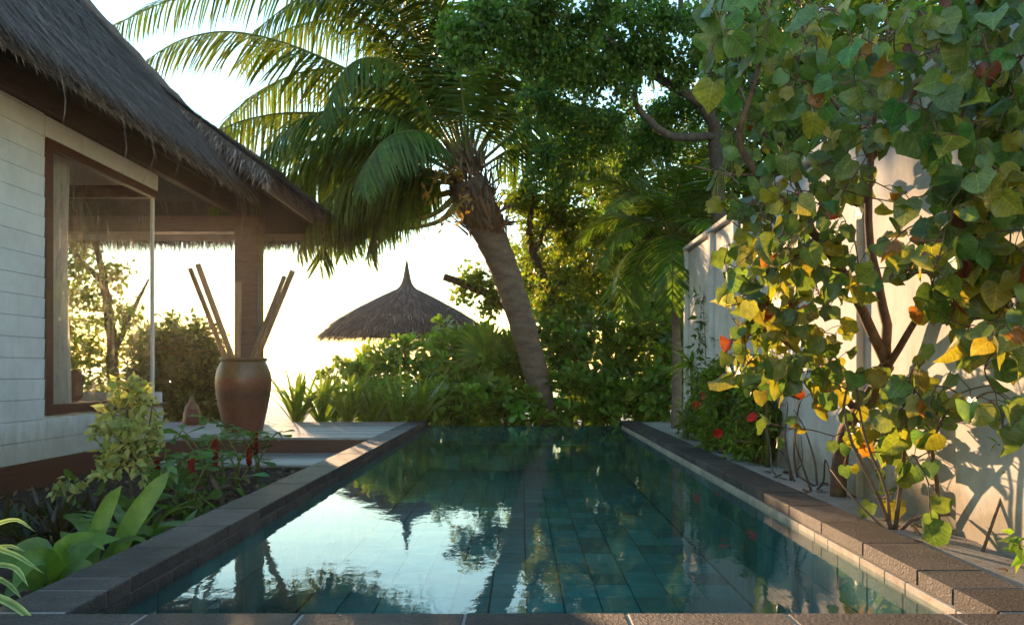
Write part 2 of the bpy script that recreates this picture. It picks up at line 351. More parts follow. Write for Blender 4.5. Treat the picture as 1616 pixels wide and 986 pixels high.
ms = N(nt, 'ShaderNodeMixShader'); ll.new(fr.outputs[0], ms.inputs[0]); ll.new(tp.outputs[0], ms.inputs[1]); ll.new(g.outputs[0], ms.inputs[2]); ll.new(ms.outputs[0], nn['Material Output'].inputs[0])
# curtain
m, nt, nn, ll, pb = mat('curtain'); pb.inputs['Base Color'].default_value = (.7, .68, .64, 1); pb.inputs['Roughness'].default_value = 0.9
tl = N(nt, 'ShaderNodeBsdfTranslucent'); tl.inputs['Color'].default_value = (.7, .68, .64, 1)
ms = N(nt, 'ShaderNodeMixShader'); ms.inputs[0].default_value = 0.5; ll.new(pb.outputs[0], ms.inputs[1]); ll.new(tl.outputs[0], ms.inputs[2])
ll.new(ms.outputs[0], nn['Material Output'].inputs[0])
# glazed jar: olive glaze above, brown clay below, with dark runs
m, nt, nn, ll, pb = mat('glaze')
g = N(nt, 'ShaderNodeNewGeometry'); sx = N(nt, 'ShaderNodeSeparateXYZ'); ll.new(g.outputs['Position'], sx.inputs[0])
ad = N(nt, 'ShaderNodeMath', operation='MULTIPLY_ADD'); ll.new(noise(nt, wcoords(nt), 5, 3), ad.inputs[0]); ad.inputs[1].default_value = 0.08; ll.new(sx.outputs[2], ad.inputs[2])
mr = N(nt, 'ShaderNodeMapRange'); ll.new(ad.outputs[0], mr.inputs[0]); mr.inputs[1].default_value = 0.10; mr.inputs[2].default_value = 1.35
c = ramp(nt, mr.outputs[0], [(0.0, (.15, .05, .024)), (0.40, (.12, .040, .02)), (0.5, (.075, .03, .018)), (0.60, (.15, .046, .022)), (0.70, (.17, .052, .024)), (0.72, (.13, .070, .022)), (1.0, (.15, .080, .026))])
c = mix(nt, c, ramp(nt, noise(nt, wcoords(nt), 14, 4), [(0.3, (.7, .7, .7)), (0.7, (1.15, 1.1, 1.1))]), 1.0, 'MULTIPLY')
ll.new(c, pb.inputs['Base Color']); pb.inputs['Roughness'].default_value = 0.42; pb.inputs['Coat Weight'].default_value = 0.1
M = MATS
# ---------------------------------------------------------------- ground, beach, sea
def sheet(name, x0, x1, y0, y1, nx, ny, zf, m):
    xs = np.linspace(x0, x1, nx); ys = np.linspace(y0, y1, ny)
    X, Y = np.meshgrid(xs, ys); Z = zf(X, Y)
    i = np.arange(ny - 1)[:, None] * nx + np.arange(nx - 1)[None]
    q = np.stack([i, i + 1, i + nx + 1, i + nx], -1).reshape(-1, 4)
    me = make_mesh(name, np.stack([X, Y, Z], -1), [q], smooth=True)
    return obj(name, me, M[m], kind='structure')
bumpy = lambda X, Y, a=0.02: a * (np.sin(X * 5.1 + Y * 2.3) * np.sin(Y * 4.3 - X * 1.7) + 0.6 * np.sin(X * 11 + 1) * np.sin(Y * 9.1))
sheet('garden_soil', -60, -2.08, -25, 15.05, 160, 160, lambda X, Y: -0.16 + bumpy(X, Y), 'soil')
sheet('sand_ground', 2.17, 60, -25, 15.05, 240, 200, lambda X, Y: 0.085 + bumpy(X, Y, 0.008), 'sand')
sheet('terrace_ground', -2.08, 2.17, -25, 2.80, 10, 20, lambda X, Y: 0.095 + 0 * X, 'grout')
sheet('beach', -200, 200, 15.05, 60, 160, 60, lambda X, Y: np.interp(Y, [15, 22, 46, 60], [-0.35, -0.5, -1.05, -1.75]) + bumpy(X * .5, Y * .5, 0.03), 'beach_sand')
sheet('sea', -8500, 8500, 44, 8500, 2, 2, lambda X, Y: -1.2 + 0 * X, 'sea_water')

# ---------------------------------------------------------------- pool
XL, XR, YN, YF = -1.79, 1.88, 3.10, 15.2        # inner faces of the kerb
XLO, XRO, YNO = -2.10, 2.195, 2.79
KT, KB, FLO = 0.115, 0.040, -0.86
b = MB()
b.box((XL - 0.02, YN - 0.02, FLO - 0.15), (XR + 0.02, YF + 0.02, FLO - 0.022))
floor_o = obj('pool_floor', b, M['pool_grout'], kind='structure')
b = MB(); b.box((XLO + .01, YNO + .01, -1.1), (XL - 0.022, YF + .2, KB - .004)); wl_o = obj('pool_wall_left', b, M['pool_grout'], kind='structure')
b = MB(); b.box((XR + 0.022, YNO + .01, -1.1), (XRO - .01, YF + .2, KB - .004)); wr_o = obj('pool_wall_right', b, M['pool_grout'], kind='structure')
b = MB(); b.box((XL - .02, YNO + .012, -1.1), (XR + .02, YN - 0.022, KB - .004)); obj('pool_wall_near', b, M['pool_grout'], kind='structure')
b = MB(); b.box((XL - .02, YF - 0.03, -1.1), (XR + .02, YF + .19, -0.012)); obj('pool_wall_far', b, M['basalt'], kind='structure')
nx, ny = 12, 30; tw, tl = (XR - XL) / nx, (YF - 0.03 - YN) / ny
tile_me = bevel_box(tw - .012, tl - .012, .03, .004)
far = MB(); cnt = 0
for j in range(ny):
    for i in range(nx):
        c = (XL + (i + .5) * tw, YN + (j + .5) * tl, FLO - .015)
        if cnt < 300: put('tile', tile_me, M['pool_tile'], c, floor_o)
        else: far.box((c[0] - tw / 2 + .006, c[1] - tl / 2 + .006, FLO - .03), (c[0] + tw / 2 - .006, c[1] + tl / 2 - .006, FLO))
        cnt += 1
obj('tile_field', far, M['pool_tile_far'], floor_o, kind='stuff')
side_me = bevel_box(.03, tl - .012, .27, .004)
for (x, par) in ((XL - .015, wl_o), (XR + .015, wr_o)):
    for j in range(ny):
        for k in range(3):
            put('tile', side_me, M['pool_tile'], (x, YN + (j + .5) * tl, FLO + .15 + k * .28), par)
far_me = bevel_box(tw - .012, .03, .27, .004); fw_o = bpy.data.objects['pool_wall_far']
for i in range(nx):
    for k in range(3): put('tile', far_me, M['pool_tile'], (XL + (i + .5) * tw, YF - .046, FLO + .15 + k * .28), fw_o)
# pale waterline course under the kerb
ln = (.30, .45, .22); stripm = {s: [bevel_box(.04, l - .006, .060, .003, s) for l in ln] for s in 'LR'}
for (x, par) in ((XL - .012, wl_o), (XR + .006, wr_o)):
    y = YN; k = 0
    while y < YF - .5:
        i = (k * 7 + 3) % 3; put('waterline_stone', stripm['R' if x > 0 else 'L'][i], M['limestone'] if x > 0 else M['basalt'], (x, y + ln[i] / 2, .005), par); y += ln[i]; k += 1
# kerb
def stones(name, spans, m=M['basalt']):
    base = MB()
    for (x0, x1, y0, y1) in spans['bed']: base.box((x0, y0, KB - .003), (x1, y1, KT - .0035))
    ko = obj(name, base, M['grout'], kind='structure')
    for (x0, x1, y0, y1) in spans['st']:
        dz = rng.uniform(-.0015, .0015)
        o = put('kerb_stone', bevel_box(round(x1 - x0, 3), round(y1 - y0, 3), KT - KB, .005), m, ((x0 + x1) / 2, (y0 + y1) / 2, (KT + KB) / 2 + dz), ko)
        o.rotation_euler = (rng.uniform(-.002, .002), rng.uniform(-.002, .002), rng.uniform(-.003, .003))
G = .010
def run(x0, x1, lens, y0, y1):
    out = []; y = y0; k = 0
    while y < y1 - .05:
        l = lens[k] if k < len(lens) else .60; e = min(y + l, y1)
        out.append((x0, x1, y + G / 2, e - G / 2)); y = e; k += 1
    return out
stones('kerb_left', {'bed': [(XLO + .004, XL - .006, YNO + .3, 15.0)], 'st': run(XLO, XL, [.31, .21, .60], YN + .02, 15.0)})
stones('kerb_right', {'bed': [(XR + .006, XRO - .004, YNO + .3, 15.0)], 'st': run(XR, XRO, [.33, .31, .60], YN + .02, 15.0)})
xs = [-2.75, -2.10, -1.46, -.853, -.217, .41, 1.037, 1.66, 2.195, 2.8]
stones('kerb_near', {'bed': [(-2.7, 2.7, 2.40, YN - .006)], 'st': [(a + G / 2, c - G / 2, 2.795, YN) for a, c in zip(xs, xs[1:])] + [(a + G / 2 + .2, c - G / 2 + .2, 2.35, 2.785) for a, c in zip(xs, xs[1:])]})
b = MB(); b.add([(XL - .01, YN - .01, 0), (XR + .01, YN - .01, 0), (XR + .01, YF + .16, 0), (XL - .01, YF + .16, 0)], quads=[(0, 1, 2, 3)])
obj('pool_water', b, M['water'], kind='structure')

# ---------------------------------------------------------------- deck and steps
DZ = .115
dk = thing('wooden_deck', 'weathered grey plank deck with brown step risers between villa corner and pool', 'deck', (-4, 12.8, -.16))
pw = .145; y = 11.24; k = 0
while y < 14.55:
    x0, x1 = (-9.5, XLO - .006)
    if rng.random() < .6:
        xm = rng.uniform(-5, -3); segs = [(x0, xm - .003), (xm + .003, x1)]
    else: segs = [(x0, x1)]
    for (a, c) in segs:
        put('deck_plank', bevel_box(c - a, pw - .016, .03, .003), M['deck_wood'], ((a + c) / 2, y + pw / 2, DZ - .015 + rng.uniform(-.001, .001)), dk)
    y += pw
put('nosing', bevel_box(2.53, .05, .034, .004), M['deck_wood'], (-3.375, 11.212, DZ - .016), dk)
b = MB(); b.box((-9.4, 11.30, -.5), (-2.11, 14.6, DZ - .034)); obj('joist_frame', b, M['dark_metal'], dk)
b = MB(); b.box((-4.63, 11.205, -.12), (-2.105, 11.24, DZ - .035)); obj('riser', b, M['brown_wood'], dk)
# splayed corner by the wall
b = MB(); V = [(-4.64, 11.187), (-4.64, 11.236), (-5.0, 11.236), (-5.0, 10.72)]
b.add([(x, y, DZ - .032) for x, y in V] + [(x, y, DZ + .001) for x, y in V], quads=[(3, 2, 1, 0), (4, 5, 6, 7), (0, 1, 5, 4), (1, 2, 6, 5), (2, 3, 7, 6), (3, 0, 4, 7)])
obj('corner_board', b, M['deck_wood'], dk)
b = MB(); V = [(-4.632, 11.207), (-4.632, 11.236), (-4.99, 11.236), (-4.99, 10.75)]
b.add([(x, y, -.4) for x, y in V] + [(x, y, DZ - .034) for x, y in V], quads=[(3, 2, 1, 0), (0, 1, 5, 4), (1, 2, 6, 5), (2, 3, 7, 6), (3, 0, 4, 7)])
obj('riser', b, M['brown_wood'], dk)
y = 9.72
while y < 11.15:
    put('step_plank', bevel_box(2.5, pw - .008, .03, .003), M['deck_wood'], (-3.37, y + pw / 2, -.115 + rng.uniform(-.001, .001)), dk); y += pw
b = MB(); b.box((-4.61, 9.735, -.5), (-2.115, 11.2, -.132)); obj('riser', b, M['brown_wood'], dk)

# ---------------------------------------------------------------- villa
WX = -5.05
vl = thing('villa', 'white plank villa with large brown framed window and shaggy grey thatched roof', 'villa', (WX, 9.0, -.16))
b = MB(); b.box((WX - .2, 1.0, -.5), (WX - .02, 8.40, 4.3)); b.box((WX - .2, 8.40, -.5), (WX - .02, 11.13, .58)); b.box((WX - .2, 8.40, 3.54), (WX - .02, 11.0, 4.3))
obj('wall_core', b, M['white_wall'], vl)
pz = .2135
def plank(y0, y1, z, h=pz):
    o = put('plank', bevel_box(.022, y1 - y0, h - .006, .003), M['white_paint'], (WX - .004, (y0 + y1) / 2, z + h / 2), vl); o.rotation_euler = (0, R(2.2), 0)
z = .12; k = 0
while z < 3.75:
    h = min(pz, 3.78 - z)
    if z + h < .62: plank(1.0, 8.385, z, h); plank(8.393, 11.16, z, h)
    else: plank(1.0, 8.385, z, h)
    z += pz; k += 1
plank(8.393, 11.0, 3.545, .22)
for (x0, x1, yy) in ((-9.6, WX - .002, 11.13),):
    z = .12
    while z < .58: put('plank', bevel_box(x1 - x0, .022, pz - .006, .003), M['white_paint'], ((x0 + x1) / 2, yy + .012, z + pz / 2), vl); z += pz
b = MB(); b.box((WX - .03, 1.0, -.20), (WX + .035, 11.19, .112)); obj('skirting_board', b, M['brown_wood'], vl)
b = MB(); b.box((WX - .04, 1.0, -.6), (WX + .01, 11.17, -.203)); obj('plinth', b, M['white_paint'], vl)
wf = MB(); wf.box((WX - .06, 8.39, .59), (WX + .03, 8.50, 3.53)); fr_o = obj('window_frame', wf, M['brown_wood'], vl)
wf = MB(); wf.box((WX - .06, 8.502, .59), (WX + .028, 10.9, .695)); obj('bottom_rail', wf, M['brown_wood'], fr_o)
wf = MB(); wf.box((WX - .06, 8.502, 3.43), (WX + .028, 10.9, 3.53)); obj('top_rail', wf, M['brown_wood'], fr_o)
wf = MB(); wf.box((WX - .045, 10.875, .697), (WX + .0, 10.91, 3.428)); obj('corner_mullion', wf, M['white_paint'], fr_o)
wf = MB(); wf.box((WX - .12, 9.4, .575), (WX + .06, 11.19, .612)); obj('window_sill', wf, M['brown_wood'], vl)
b = MB(); b.box((WX - .022, 8.50, .696), (WX - .014, 10.875, 3.43)); obj('glass_pane', b, M['window_glass'], vl)
b = MB(); b.box((-9.5, 10.888, .64), (WX - .046, 10.896, 3.43)); obj('glass_pane', b, M['clear_glass'], vl)
b = MB(); b.box((-9.5, 10.86, .56), (WX - .046, 10.92, .64)); b.box((-9.5, 10.86, 3.43), (WX - .062, 10.92, 3.6)); b.box((-7.9, 10.85, .64), (-7.8, 10.93, 3.43)); obj('sea_window_frame', b, M['brown_wood'], vl)
b = MB(); b.box((-9.7, 4.0, .0), (WX - .21, 11.1, .12)); obj('room_floor', b, M['brown_wood'], vl)
b = MB(); b.box((-9.7, 4.0, .12), (-9.55, 11.1, 4.3)); b.box((-9.55, 4.0, .12), (WX - .21, 4.15, 4.3)); obj('room_wall', b, M['room_wall'], vl)
b = MB(); b.box((-9.55, 4.15, 3.62), (WX - .21, 11.1, 3.7)); obj('room_ceiling', b, M['room_wall'], vl)
def curtain(y0, y1, x, z0, z1, n=60, amp=.05, ny=26.0):
    ys = np.linspace(y0, y1, n); zs = np.linspace(z0, z1, 8); Y, Z = np.meshgrid(ys, zs)
    X = x + amp * np.sin((Y - y0) * ny + .4 * np.sin(Z * 2)) * (1 - .35 * (Z - z0) / (z1 - z0))
    i = np.arange(7)[:, None] * n + np.arange(n - 1)[None]; q = np.stack([i, i + 1, i + n + 1, i + n], -1).reshape(-1, 4)
    return make_mesh('curtain', np.stack([X, Y, Z], -1), [q], smooth=True)
tag(obj('curtain', curtain(8.53, 9.25, WX - .24, .16, 3.45, 120, .07, 44.0), M['curtain']), 'pale curtain hanging in folds at the left edge of villa window', 'curtain')
b = MB(); b.box((-7.6, 9.2, .13), (-5.5, 10.6, .50)); s_o = thing('daybed', 'low brown daybed just inside the villa window', 'daybed', (-6.5, 9.9, .12)); obj('base', b, M['brown_wood'], s_o)
put('mattress', bevel_box(2.06, 1.36, .16, .05), M['cushion'], (-6.55, 9.9, .585), s_o); put('cushion', bevel_box(.5, .18, .4, .06), M['cushion'], (-6.0, 10.35, .86), s_o, (R(-12), 0, .2))
# roof thatch
THC = [(.14, .12, .118), (.20, .175, .17), (.27, .235, .225), (.105, .09, .088)]
STR = T_([(-.5, 0, 0), (.5, 0, 0), (.32, .6, .02), (-.32, .6, .02), (0, 1, -.03)], [(0, 1, 2), (0, 2, 3), (3, 2, 4)])
def thatch_body(name, top, thick=.24):
    top = np.asarray(top, float); k = len(top); low = top - np.array([0, 0, thick])
    b = MB(); V = np.vstack([top, low]); tr = [(0, i, i + 1) for i in range(1, k - 1)]
    tr2 = [(k, k + i + 1, k + i) for i in range(1, k - 1)]; q = [(i, k + i, k + (i + 1) % k, (i + 1) % k) for i in range(k)]
    b.add(V, tris=tr + tr2, quads=q, c=(.10, .085, .08)); return obj(name, b, M['thatch'], vl)
def thatch_strands(b, top, down, n, length=(.35, .8), wd=(.012, .03)):
    """strands lying down the slope of a planar face"""
    top = np.asarray(top, float); tri = [(0, i, i + 1) for i in range(1, len(top) - 1)]
    ar = np.array([np.linalg.norm(np.cross(top[j] - top[i], top[k] - top[i])) for i, j, k in tri]); pick = rng.choice(len(tri), n, p=ar / ar.sum())
    r1 = np.sqrt(rng.random(n))[:, None]; r2 = rng.random(n)[:, None]; T = np.array(tri)[pick]
    p = (1 - r1) * top[T[:, 0]] + r1 * (1 - r2) * top[T[:, 1]] + r1 * r2 * top[T[:, 2]]
    nr = nrm(np.cross(top[1] - top[0], top[2] - top[0])); nr = nr if nr[2] > 0 else -nr
    d = nrm(np.asarray(down, float) + rng.normal(0, .07, (n, 3)) + nr * rng.uniform(-.02, .10, n)[:, None])
    c = np.array(THC)[rng.integers(0, 4, n)] * rng.uniform(.7, 1.25, (n, 1))
    b.leaves(STR, p + nr * .012, d, nr, rng.uniform(*length, n), rng.uniform(*wd, n), c)
def fringe(b, a, c, out, n, length=(.18, .42), droop=.5, lift=0.0, thick=.22, wd=(.012, .028), colr=None):
    """ragged strands hanging from an eave from a to c"""
    a = np.asarray(a, float); c = np.asarray(c, float); t = rng.random(n)[:, None]
    p = a + (c - a) * t; p[:, 2] -= rng.random(n) * thick; p -= nrm(out) * rng.uniform(.0, .12, n)[:, None]
    d = nrm(np.asarray(out, float) * (1 - droop) + np.array([0, 0, -1]) * droop + rng.normal(0, .16, (n, 3)))
    C = np.array(colr if colr else THC)[rng.integers(0, 4 if not colr else len(colr), n)] * rng.uniform(.8, 1.7, (n, 1))
    b.leaves(STR, p, d, rng.normal(0, 1, (n, 3)) + np.array([0, 0, .6]), rng.uniform(*length, n), rng.uniform(*wd, n), C)
S1 = 1.18
e0, e1, ap, a0 = (-4.35, 0.0, 4.07), (-4.35, 13.0, 4.07), (-9.0, 8.35, 4.07 + 4.65 * S1), (-9.0, 0.0, 4.07 + 4.65 * S1)
east = [e0, e1, ap, a0]; north = [e1, (-13.6, 13.0, 4.07), ap]
thatch_body('main_roof', east); thatch_body('main_roof', [e1, (-13.6, 13.0, 4.07), ap])
b = MB()
thatch_strands(b, [(-4.35, 5, 4.07), e1, (-7.0, 10.35, 4.07 + 2.65 * S1), (-7.0, 5, 4.07 + 2.65 * S1)], (1, 0, -S1), 26000, (.35, .8), (.006, .016))
thatch_strands(b, north, (0, 1, -S1), 3000)
for k in range(1, 16):      # courses of straw, each lapping the one below
    t = k * .17; n = 900; yy = rng.uniform(4.5, 13.0 - t, n); off = .03 * np.sin(yy * 3.1 + k * 1.7) + rng.normal(0, .012, n)
    p = np.stack([-4.35 - t + off, yy, 4.07 + (t - off) * S1 + .05], -1); d = nrm(np.array([1, 0, -S1 * .86]) + rng.normal(0, .10, (n, 3)))
    b.leaves(STR, p, d, np.array([S1, 0, 1]), rng.uniform(.16, .34, n), rng.uniform(.010, .024, n), np.array(THC)[rng.integers(0, 4, n)] * rng.uniform(.6, 1.6, (n, 1)) * (.75 + .6 * ((k * 7) % 5) / 4))
o = obj('thatch_straw', b, M['thatch'], vl, kind='stuff')
b = MB(); fringe(b, (-4.35, 3.5, 4.05), (-4.35, 13.0, 4.05), (1, 0, -.6), 9000, (.07, .22), .45, wd=(.006, .016), colr=[(.30, .26, .23), (.40, .35, .31), (.20, .17, .15), (.14, .12, .11)])
for k in range(12):
    y = rng.uniform(5.5, 13); l = rng.uniform(.4, .9); p0 = np.array([-4.36, y, 3.98]); b.blade(bez([p0, p0 + (.12, .05, -.05), p0 + (.2, .08, -.15 - l * .5), p0 + (.16 + rng.normal(0, .06), .1, -.1 - l)], 7), [.006] * 6 + [.002], (1, 0, .2), c=(.33, .28, .24))
obj('eave_fringe', b, M['thatch'], vl, kind='stuff')
b = MB(); b.box((WX - .02, 1.0, 3.78), (WX + .10, 14.3, 4.16)); obj('eave_beam', b, M['beam_wood'], vl)
b = MB(); b.box((WX + .101, 1.0, 4.02), (WX + .16, 13.4, 4.10)); obj('eave_moulding', b, M['beam_wood'], vl)
# porch
q0, q1, qa, qb = (-3.68, 11.5, 3.95), (-3.5, 16.4, 3.95), (-5.7, 14.2, 5.48), (-5.7, 11.5, 5.48)
thatch_body('porch_roof', [q0, q1, qa, qb], .16); thatch_body('porch_roof', [q1, (-12, 16.4, 3.95), (-12, 14.2, 5.48), qa], .16)
b = MB(); thatch_strands(b, [q0, q1, qa, qb], (1, 0, -.7), 9000, (.3, .7), (.006, .016)); thatch_strands(b, [q1, (-12, 16.4, 3.95), (-12, 14.2, 5.48), qa], (0, 1, -.7), 2500); obj('thatch_straw', b, M['thatch'], vl, kind='stuff')
b = MB(); fringe(b, q0, q1, (1, 0, -.7), 2600, (.08, .22), .55, thick=.14, wd=(.006, .016)); fringe(b, q1, (-12, 16.4, 3.95), (0, 1, -.6), 6000, (.18, .5), .85, thick=.14, wd=(.008, .02)); fringe(b, q0, qb, (0, -1, -.4), 700, (.15, .4), .5, thick=.14)
for k in range(22):
    t = rng.random(); p0 = np.array(q0) * (1 - t) + np.array(q1) * t; l = rng.uniform(.2, .5); b.blade([p0, p0 + (.08, 0, -.06), p0 + (.12, .02, -.06 - l)], [.015, .014, .003], (1, .3, .2), c=(.36, .31, .26))
obj('eave_fringe', b, M['thatch'], vl, kind='stuff')
b = MB(); b.box((-3.80, 11.6, 3.72), (-3.76, 16.28, 3.86)); obj('fascia_board', b, M['soffit_wood'], vl)
b = MB(); b.box((-12, 16.24, 3.72), (-3.76, 16.28, 3.86)); obj('fascia_board', b, M['soffit_wood'], vl)
for y in np.arange(12.2, 16.2, .62):
    b = MB(); b.tube([(-3.82, y, 3.74), (-5.7, y * .4 + 14.0 * .6, 5.02)], .045, 8); obj('rafter', b, M['beam_wood'], vl)
b = MB(); b.box((-12, 13.95, 3.5), (-4.62, 14.2, 3.78)); obj('porch_beam', b, M['beam_wood'], vl)
for (a, c, r) in (((-5.82, 14.08, 5.50), (-4.62, 15.28, 4.74), .13), ((-4.66, 15.24, 4.74), (-3.62, 16.28, 4.02), .07)):
    b = MB(); a = np.array(a); c = np.array(c); n = 42
    pts = np.array([a + (c - a) * t for t in np.linspace(0, 1, n)]); b.tube(pts, r * (1 + .07 * np.sin(np.arange(n) * 1.9)), 12, c=(.22, .17, .15)); obj('hip_cap', b, M['thatch'], vl)
b = MB(); hp = [np.array(ap) * (1 - t) + np.array(e1) * t + (0, 0, .0) for t in np.linspace(0, 1, 60)]; b.tube(hp, .10 * (1 + .12 * np.sin(np.arange(60) * 2.3)), 10, c=(.17, .145, .14)); obj('hip_cap', b, M['thatch'], vl)
po = put('porch_post', bevel_box(.40, .40, 3.5, .02), M['beam_wood'], (-4.84, 14.1, DZ + 1.75), vl)

# ---------------------------------------------------------------- garden wall on the right
gw = thing('garden_wall', 'tall white rendered panel wall with pilasters behind the big-leaved tree', 'wall', (2.7, 8, .08))
cuts = [-.6, .75, 2.1, 3.4, 4.75, 6.16, 7.6, 9.0, 9.7, 10.9, 12.6]
for a, c in zip(cuts, cuts[1:]):
    x = 2.60 if c < 5 else 2.64; me = bevel_box(.16, c - a - .010, 2.92, .006)
    put('wall_panel', me, M['white_wall'], (x + .08, (a + c) / 2, 1.46), gw)
b = MB(); b.box((2.70, -.6, -.2), (2.74, 12.6, 2.88)); obj('joint_fill', b, M['dark_metal'], gw)
for y in (6.16, 7.6, 9.7, 10.9, 12.55): put('pilaster', bevel_box(.06, .13, 2.95, .008), M['white_wall'], (2.612, y, 1.475), gw)
for a, c in ((-.6, 4.2), (4.2, 9.0), (9.0, 12.63)): put('coping', bevel_box(.26, c - a - .006, .06, .01), M['white_wall'], (2.70, (a + c) / 2, 2.985), gw)
# ---------------------------------------------------------------- jar, poles, lantern pot, parasol, boat
JX, JY = -4.26, 12.15
jar = thing('water_jar', 'large brown glazed jar with olive shoulder standing on the deck', 'jar', (JX, JY, DZ))
b = MB(); prof = [(0, 0), (.27, 0), (.285, .03), (.33, .25), (.385, .52), (.412, .74), (.40, .90), (.355, 1.03), (.325, 1.085)]
b.lathe(bez(prof, 34), (JX, JY, DZ), 48); obj('jar_body', b, M['glaze'], jar, smooth=True)
b = MB(); b.lathe(bez([(.322, 1.08), (.345, 1.095), (.352, 1.12), (.335, 1.14), (.30, 1.135), (.285, 1.10), (.30, .9), (.20, .86), (0, .86)], 30), (JX, JY, DZ), 48); obj('jar_rim', b, M['glaze'], jar, smooth=True)
pl = [((367, 566, 12.1), (312, 417, 12.0), .044, 'bamboo pole leaning left in the jar, the right one of the left pair'),
      ((356, 566, 12.3), (300, 424, 12.5), .038, 'bamboo pole leaning farthest left in the jar, the thinner of the left pair'),
      ((375, 566, 12.25), (377, 445, 12.3), .045, 'bamboo pole standing upright in the jar before the porch post'),
      ((405, 566, 12.0), (462, 427, 11.9), .042, 'bamboo pole leaning farthest right out of the jar'),
      ((397, 566, 12.3), (449, 436, 12.5), .036, 'bamboo pole leaning right in the jar, close behind the farthest right one')]
for (a, c, r, lab) in pl:
    p0 = P(*a); p1 = P(*c); d = (p1 - p0) / np.linalg.norm(p1 - p0); p0 = p0 - d * .22
    n = 60; t = np.linspace(0, 1, n); L = np.linalg.norm(p1 - p0); k = t * L / .32
    rr = r * (1 + .10 * np.exp(-((k - np.round(k)) * 22) ** 2))
    b = MB(); b.tube(p0[None] + (p1 - p0)[None] * t[:, None], rr, 12)
    tag(obj('bamboo_pole', b, M['bamboo'], smooth=False), lab, 'pole', 'bamboo poles in the jar')
PX, PY = -5.74, 13.8
lp = thing('clay_lantern', 'small red clay lantern pot on the deck beside the villa corner', 'lantern', (PX, PY, DZ))
b = MB(); b.lathe([(0, 0), (.13, 0), (.14, .03), (.135, .22), (.11, .25), (.11, .27), (0, .27)], (PX, PY, DZ), 28); obj('pot_body', b, M['glaze'], lp, smooth=True)
b = MB(); b.lathe([(.115, .272), (.12, .30), (.09, .34), (.05, .40), (.03, .48), (.012, .50), (0, .5)], (PX, PY, DZ), 24); obj('lid', b, M['bamboo'], lp, smooth=True)

UX, UY = P(642, 584, 25)[0], 25.0
ps = thing('thatched_parasol', 'round thatched beach parasol with tall pointed top beyond the hedge', 'parasol', (UX, UY, -.6))
b = MB(); b.tube([(UX, UY, -.75), (UX, UY, 3.6)], .10, 12); obj('pole', b, M['bark'], ps)
prof = [(.0, 4.66), (.035, 4.45), (.085, 4.15), (.15, 3.86), (.26, 3.66), (.44, 3.54), (1.1, 3.20), (1.75, 2.84), (2.25, 2.48), (2.52, 2.22)]
cp = bez(prof, 40); wob = 1 + .02 * rng.standard_normal((40, 64)); b = MB(); b.lathe(cp, (UX, UY, 0), 64, c=(.10, .085, .072), wob=wob)
b.lathe([(2.50, 2.18), (1.5, 2.55), (.3, 3.1)], (UX, UY, 0), 48, c=(.09, .075, .06)); obj('canopy', b, M['thatch'], ps)
b = MB(); n = 9000; th = rng.random(n) * 2 * math.pi; s = np.sqrt(rng.uniform(.0, 1, n)); rr = .12 + s * 2.4
zz = np.interp(rr, cp[:, 0], cp[:, 1]); dz = np.interp(rr + .05, cp[:, 0], cp[:, 1]) - zz; ds = rr * 0 + .05
er = np.stack([np.cos(th), np.sin(th), 0 * th], -1); p = np.array([UX, UY, 0]) + er * rr[:, None]; p[:, 2] += zz + .02
d = er * ds[:, None]; d[:, 2] = dz; c = np.array(THC)[rng.integers(0, 4, n)] * rng.uniform(.5, .95, (n, 1)) * np.array([1.0, .93, .88])
b.leaves(STR, p, nrm(d) + rng.normal(0, .07, (n, 3)), er * .3 + np.array([0, 0, 1]), rng.uniform(.25, .55, n), rng.uniform(.02, .045, n), c); obj('thatch_straw', b, M['thatch'], ps, kind='stuff')
b = MB(); n = 3400; th = rng.random(n) * 2 * math.pi; er = np.stack([np.cos(th), np.sin(th), 0 * th], -1); lay = rng.integers(0, 2, n); rr = np.where(lay == 0, 2.42, 2.05) + rng.normal(0, .05, n)
p = np.array([UX, UY, 0]) + er * rr[:, None]; p[:, 2] += np.interp(rr, cp[:, 0], cp[:, 1]) + np.where(lay == 0, .0, .03)
d = nrm(er * .75 + np.array([0, 0, -.75]) + rng.normal(0, .14, (n, 3))); c = np.array([(.34, .27, .21), (.24, .19, .15), (.42, .34, .27), (.17, .13, .11)])[rng.integers(0, 4, n)]
b.leaves(STR, p, d, rng.normal(0, 1, (n, 3)), rng.uniform(.18, .50, n), rng.uniform(.02, .05, n), c); obj('brim_fringe', b, M['thatch'], ps, kind='stuff')
b = MB(); b.lathe([(.46, 3.56), (.50, 3.52), (.46, 3.49)], (UX, UY, 0), 40, c=(.12, .10, .085)); obj('binding', b, M['thatch'], ps)

bp = P(438, 588.7, 600); bp[2] = -1.2
bt = thing('boat', 'tiny long low boat on the sea beyond the jar', 'boat', bp)
b = MB(); L = 7.0; t = np.linspace(-1, 1, 15); hw = .9 * (1 - t ** 4) + .02; sh = .75 + .7 * t ** 4
V = np.concatenate([np.stack([t * L, -hw, sh], -1), np.stack([t * L * .95, 0 * t, -.2 + 0 * t], -1), np.stack([t * L, hw, sh], -1)]) + bp
q = [(i, i + 1, i + 16, i + 15) for i in range(14)] + [(i + 15, i + 16, i + 31, i + 30) for i in range(14)] + [(i, i + 30, i + 31, i + 1) for i in range(14)]
b.add(V, quads=q, c=(.06, .05, .05)); obj('hull', b, M['painted'], bt)
b = MB(); b.box(bp + (3.2, -.8, .6), bp + (6.0, .8, 2.1), c=(.10, .085, .08)); b.box(bp + (2.9, -.95, 2.1), bp + (6.3, .95, 2.3), c=(.10, .085, .08)); obj('cabin', b, M['painted'], bt)
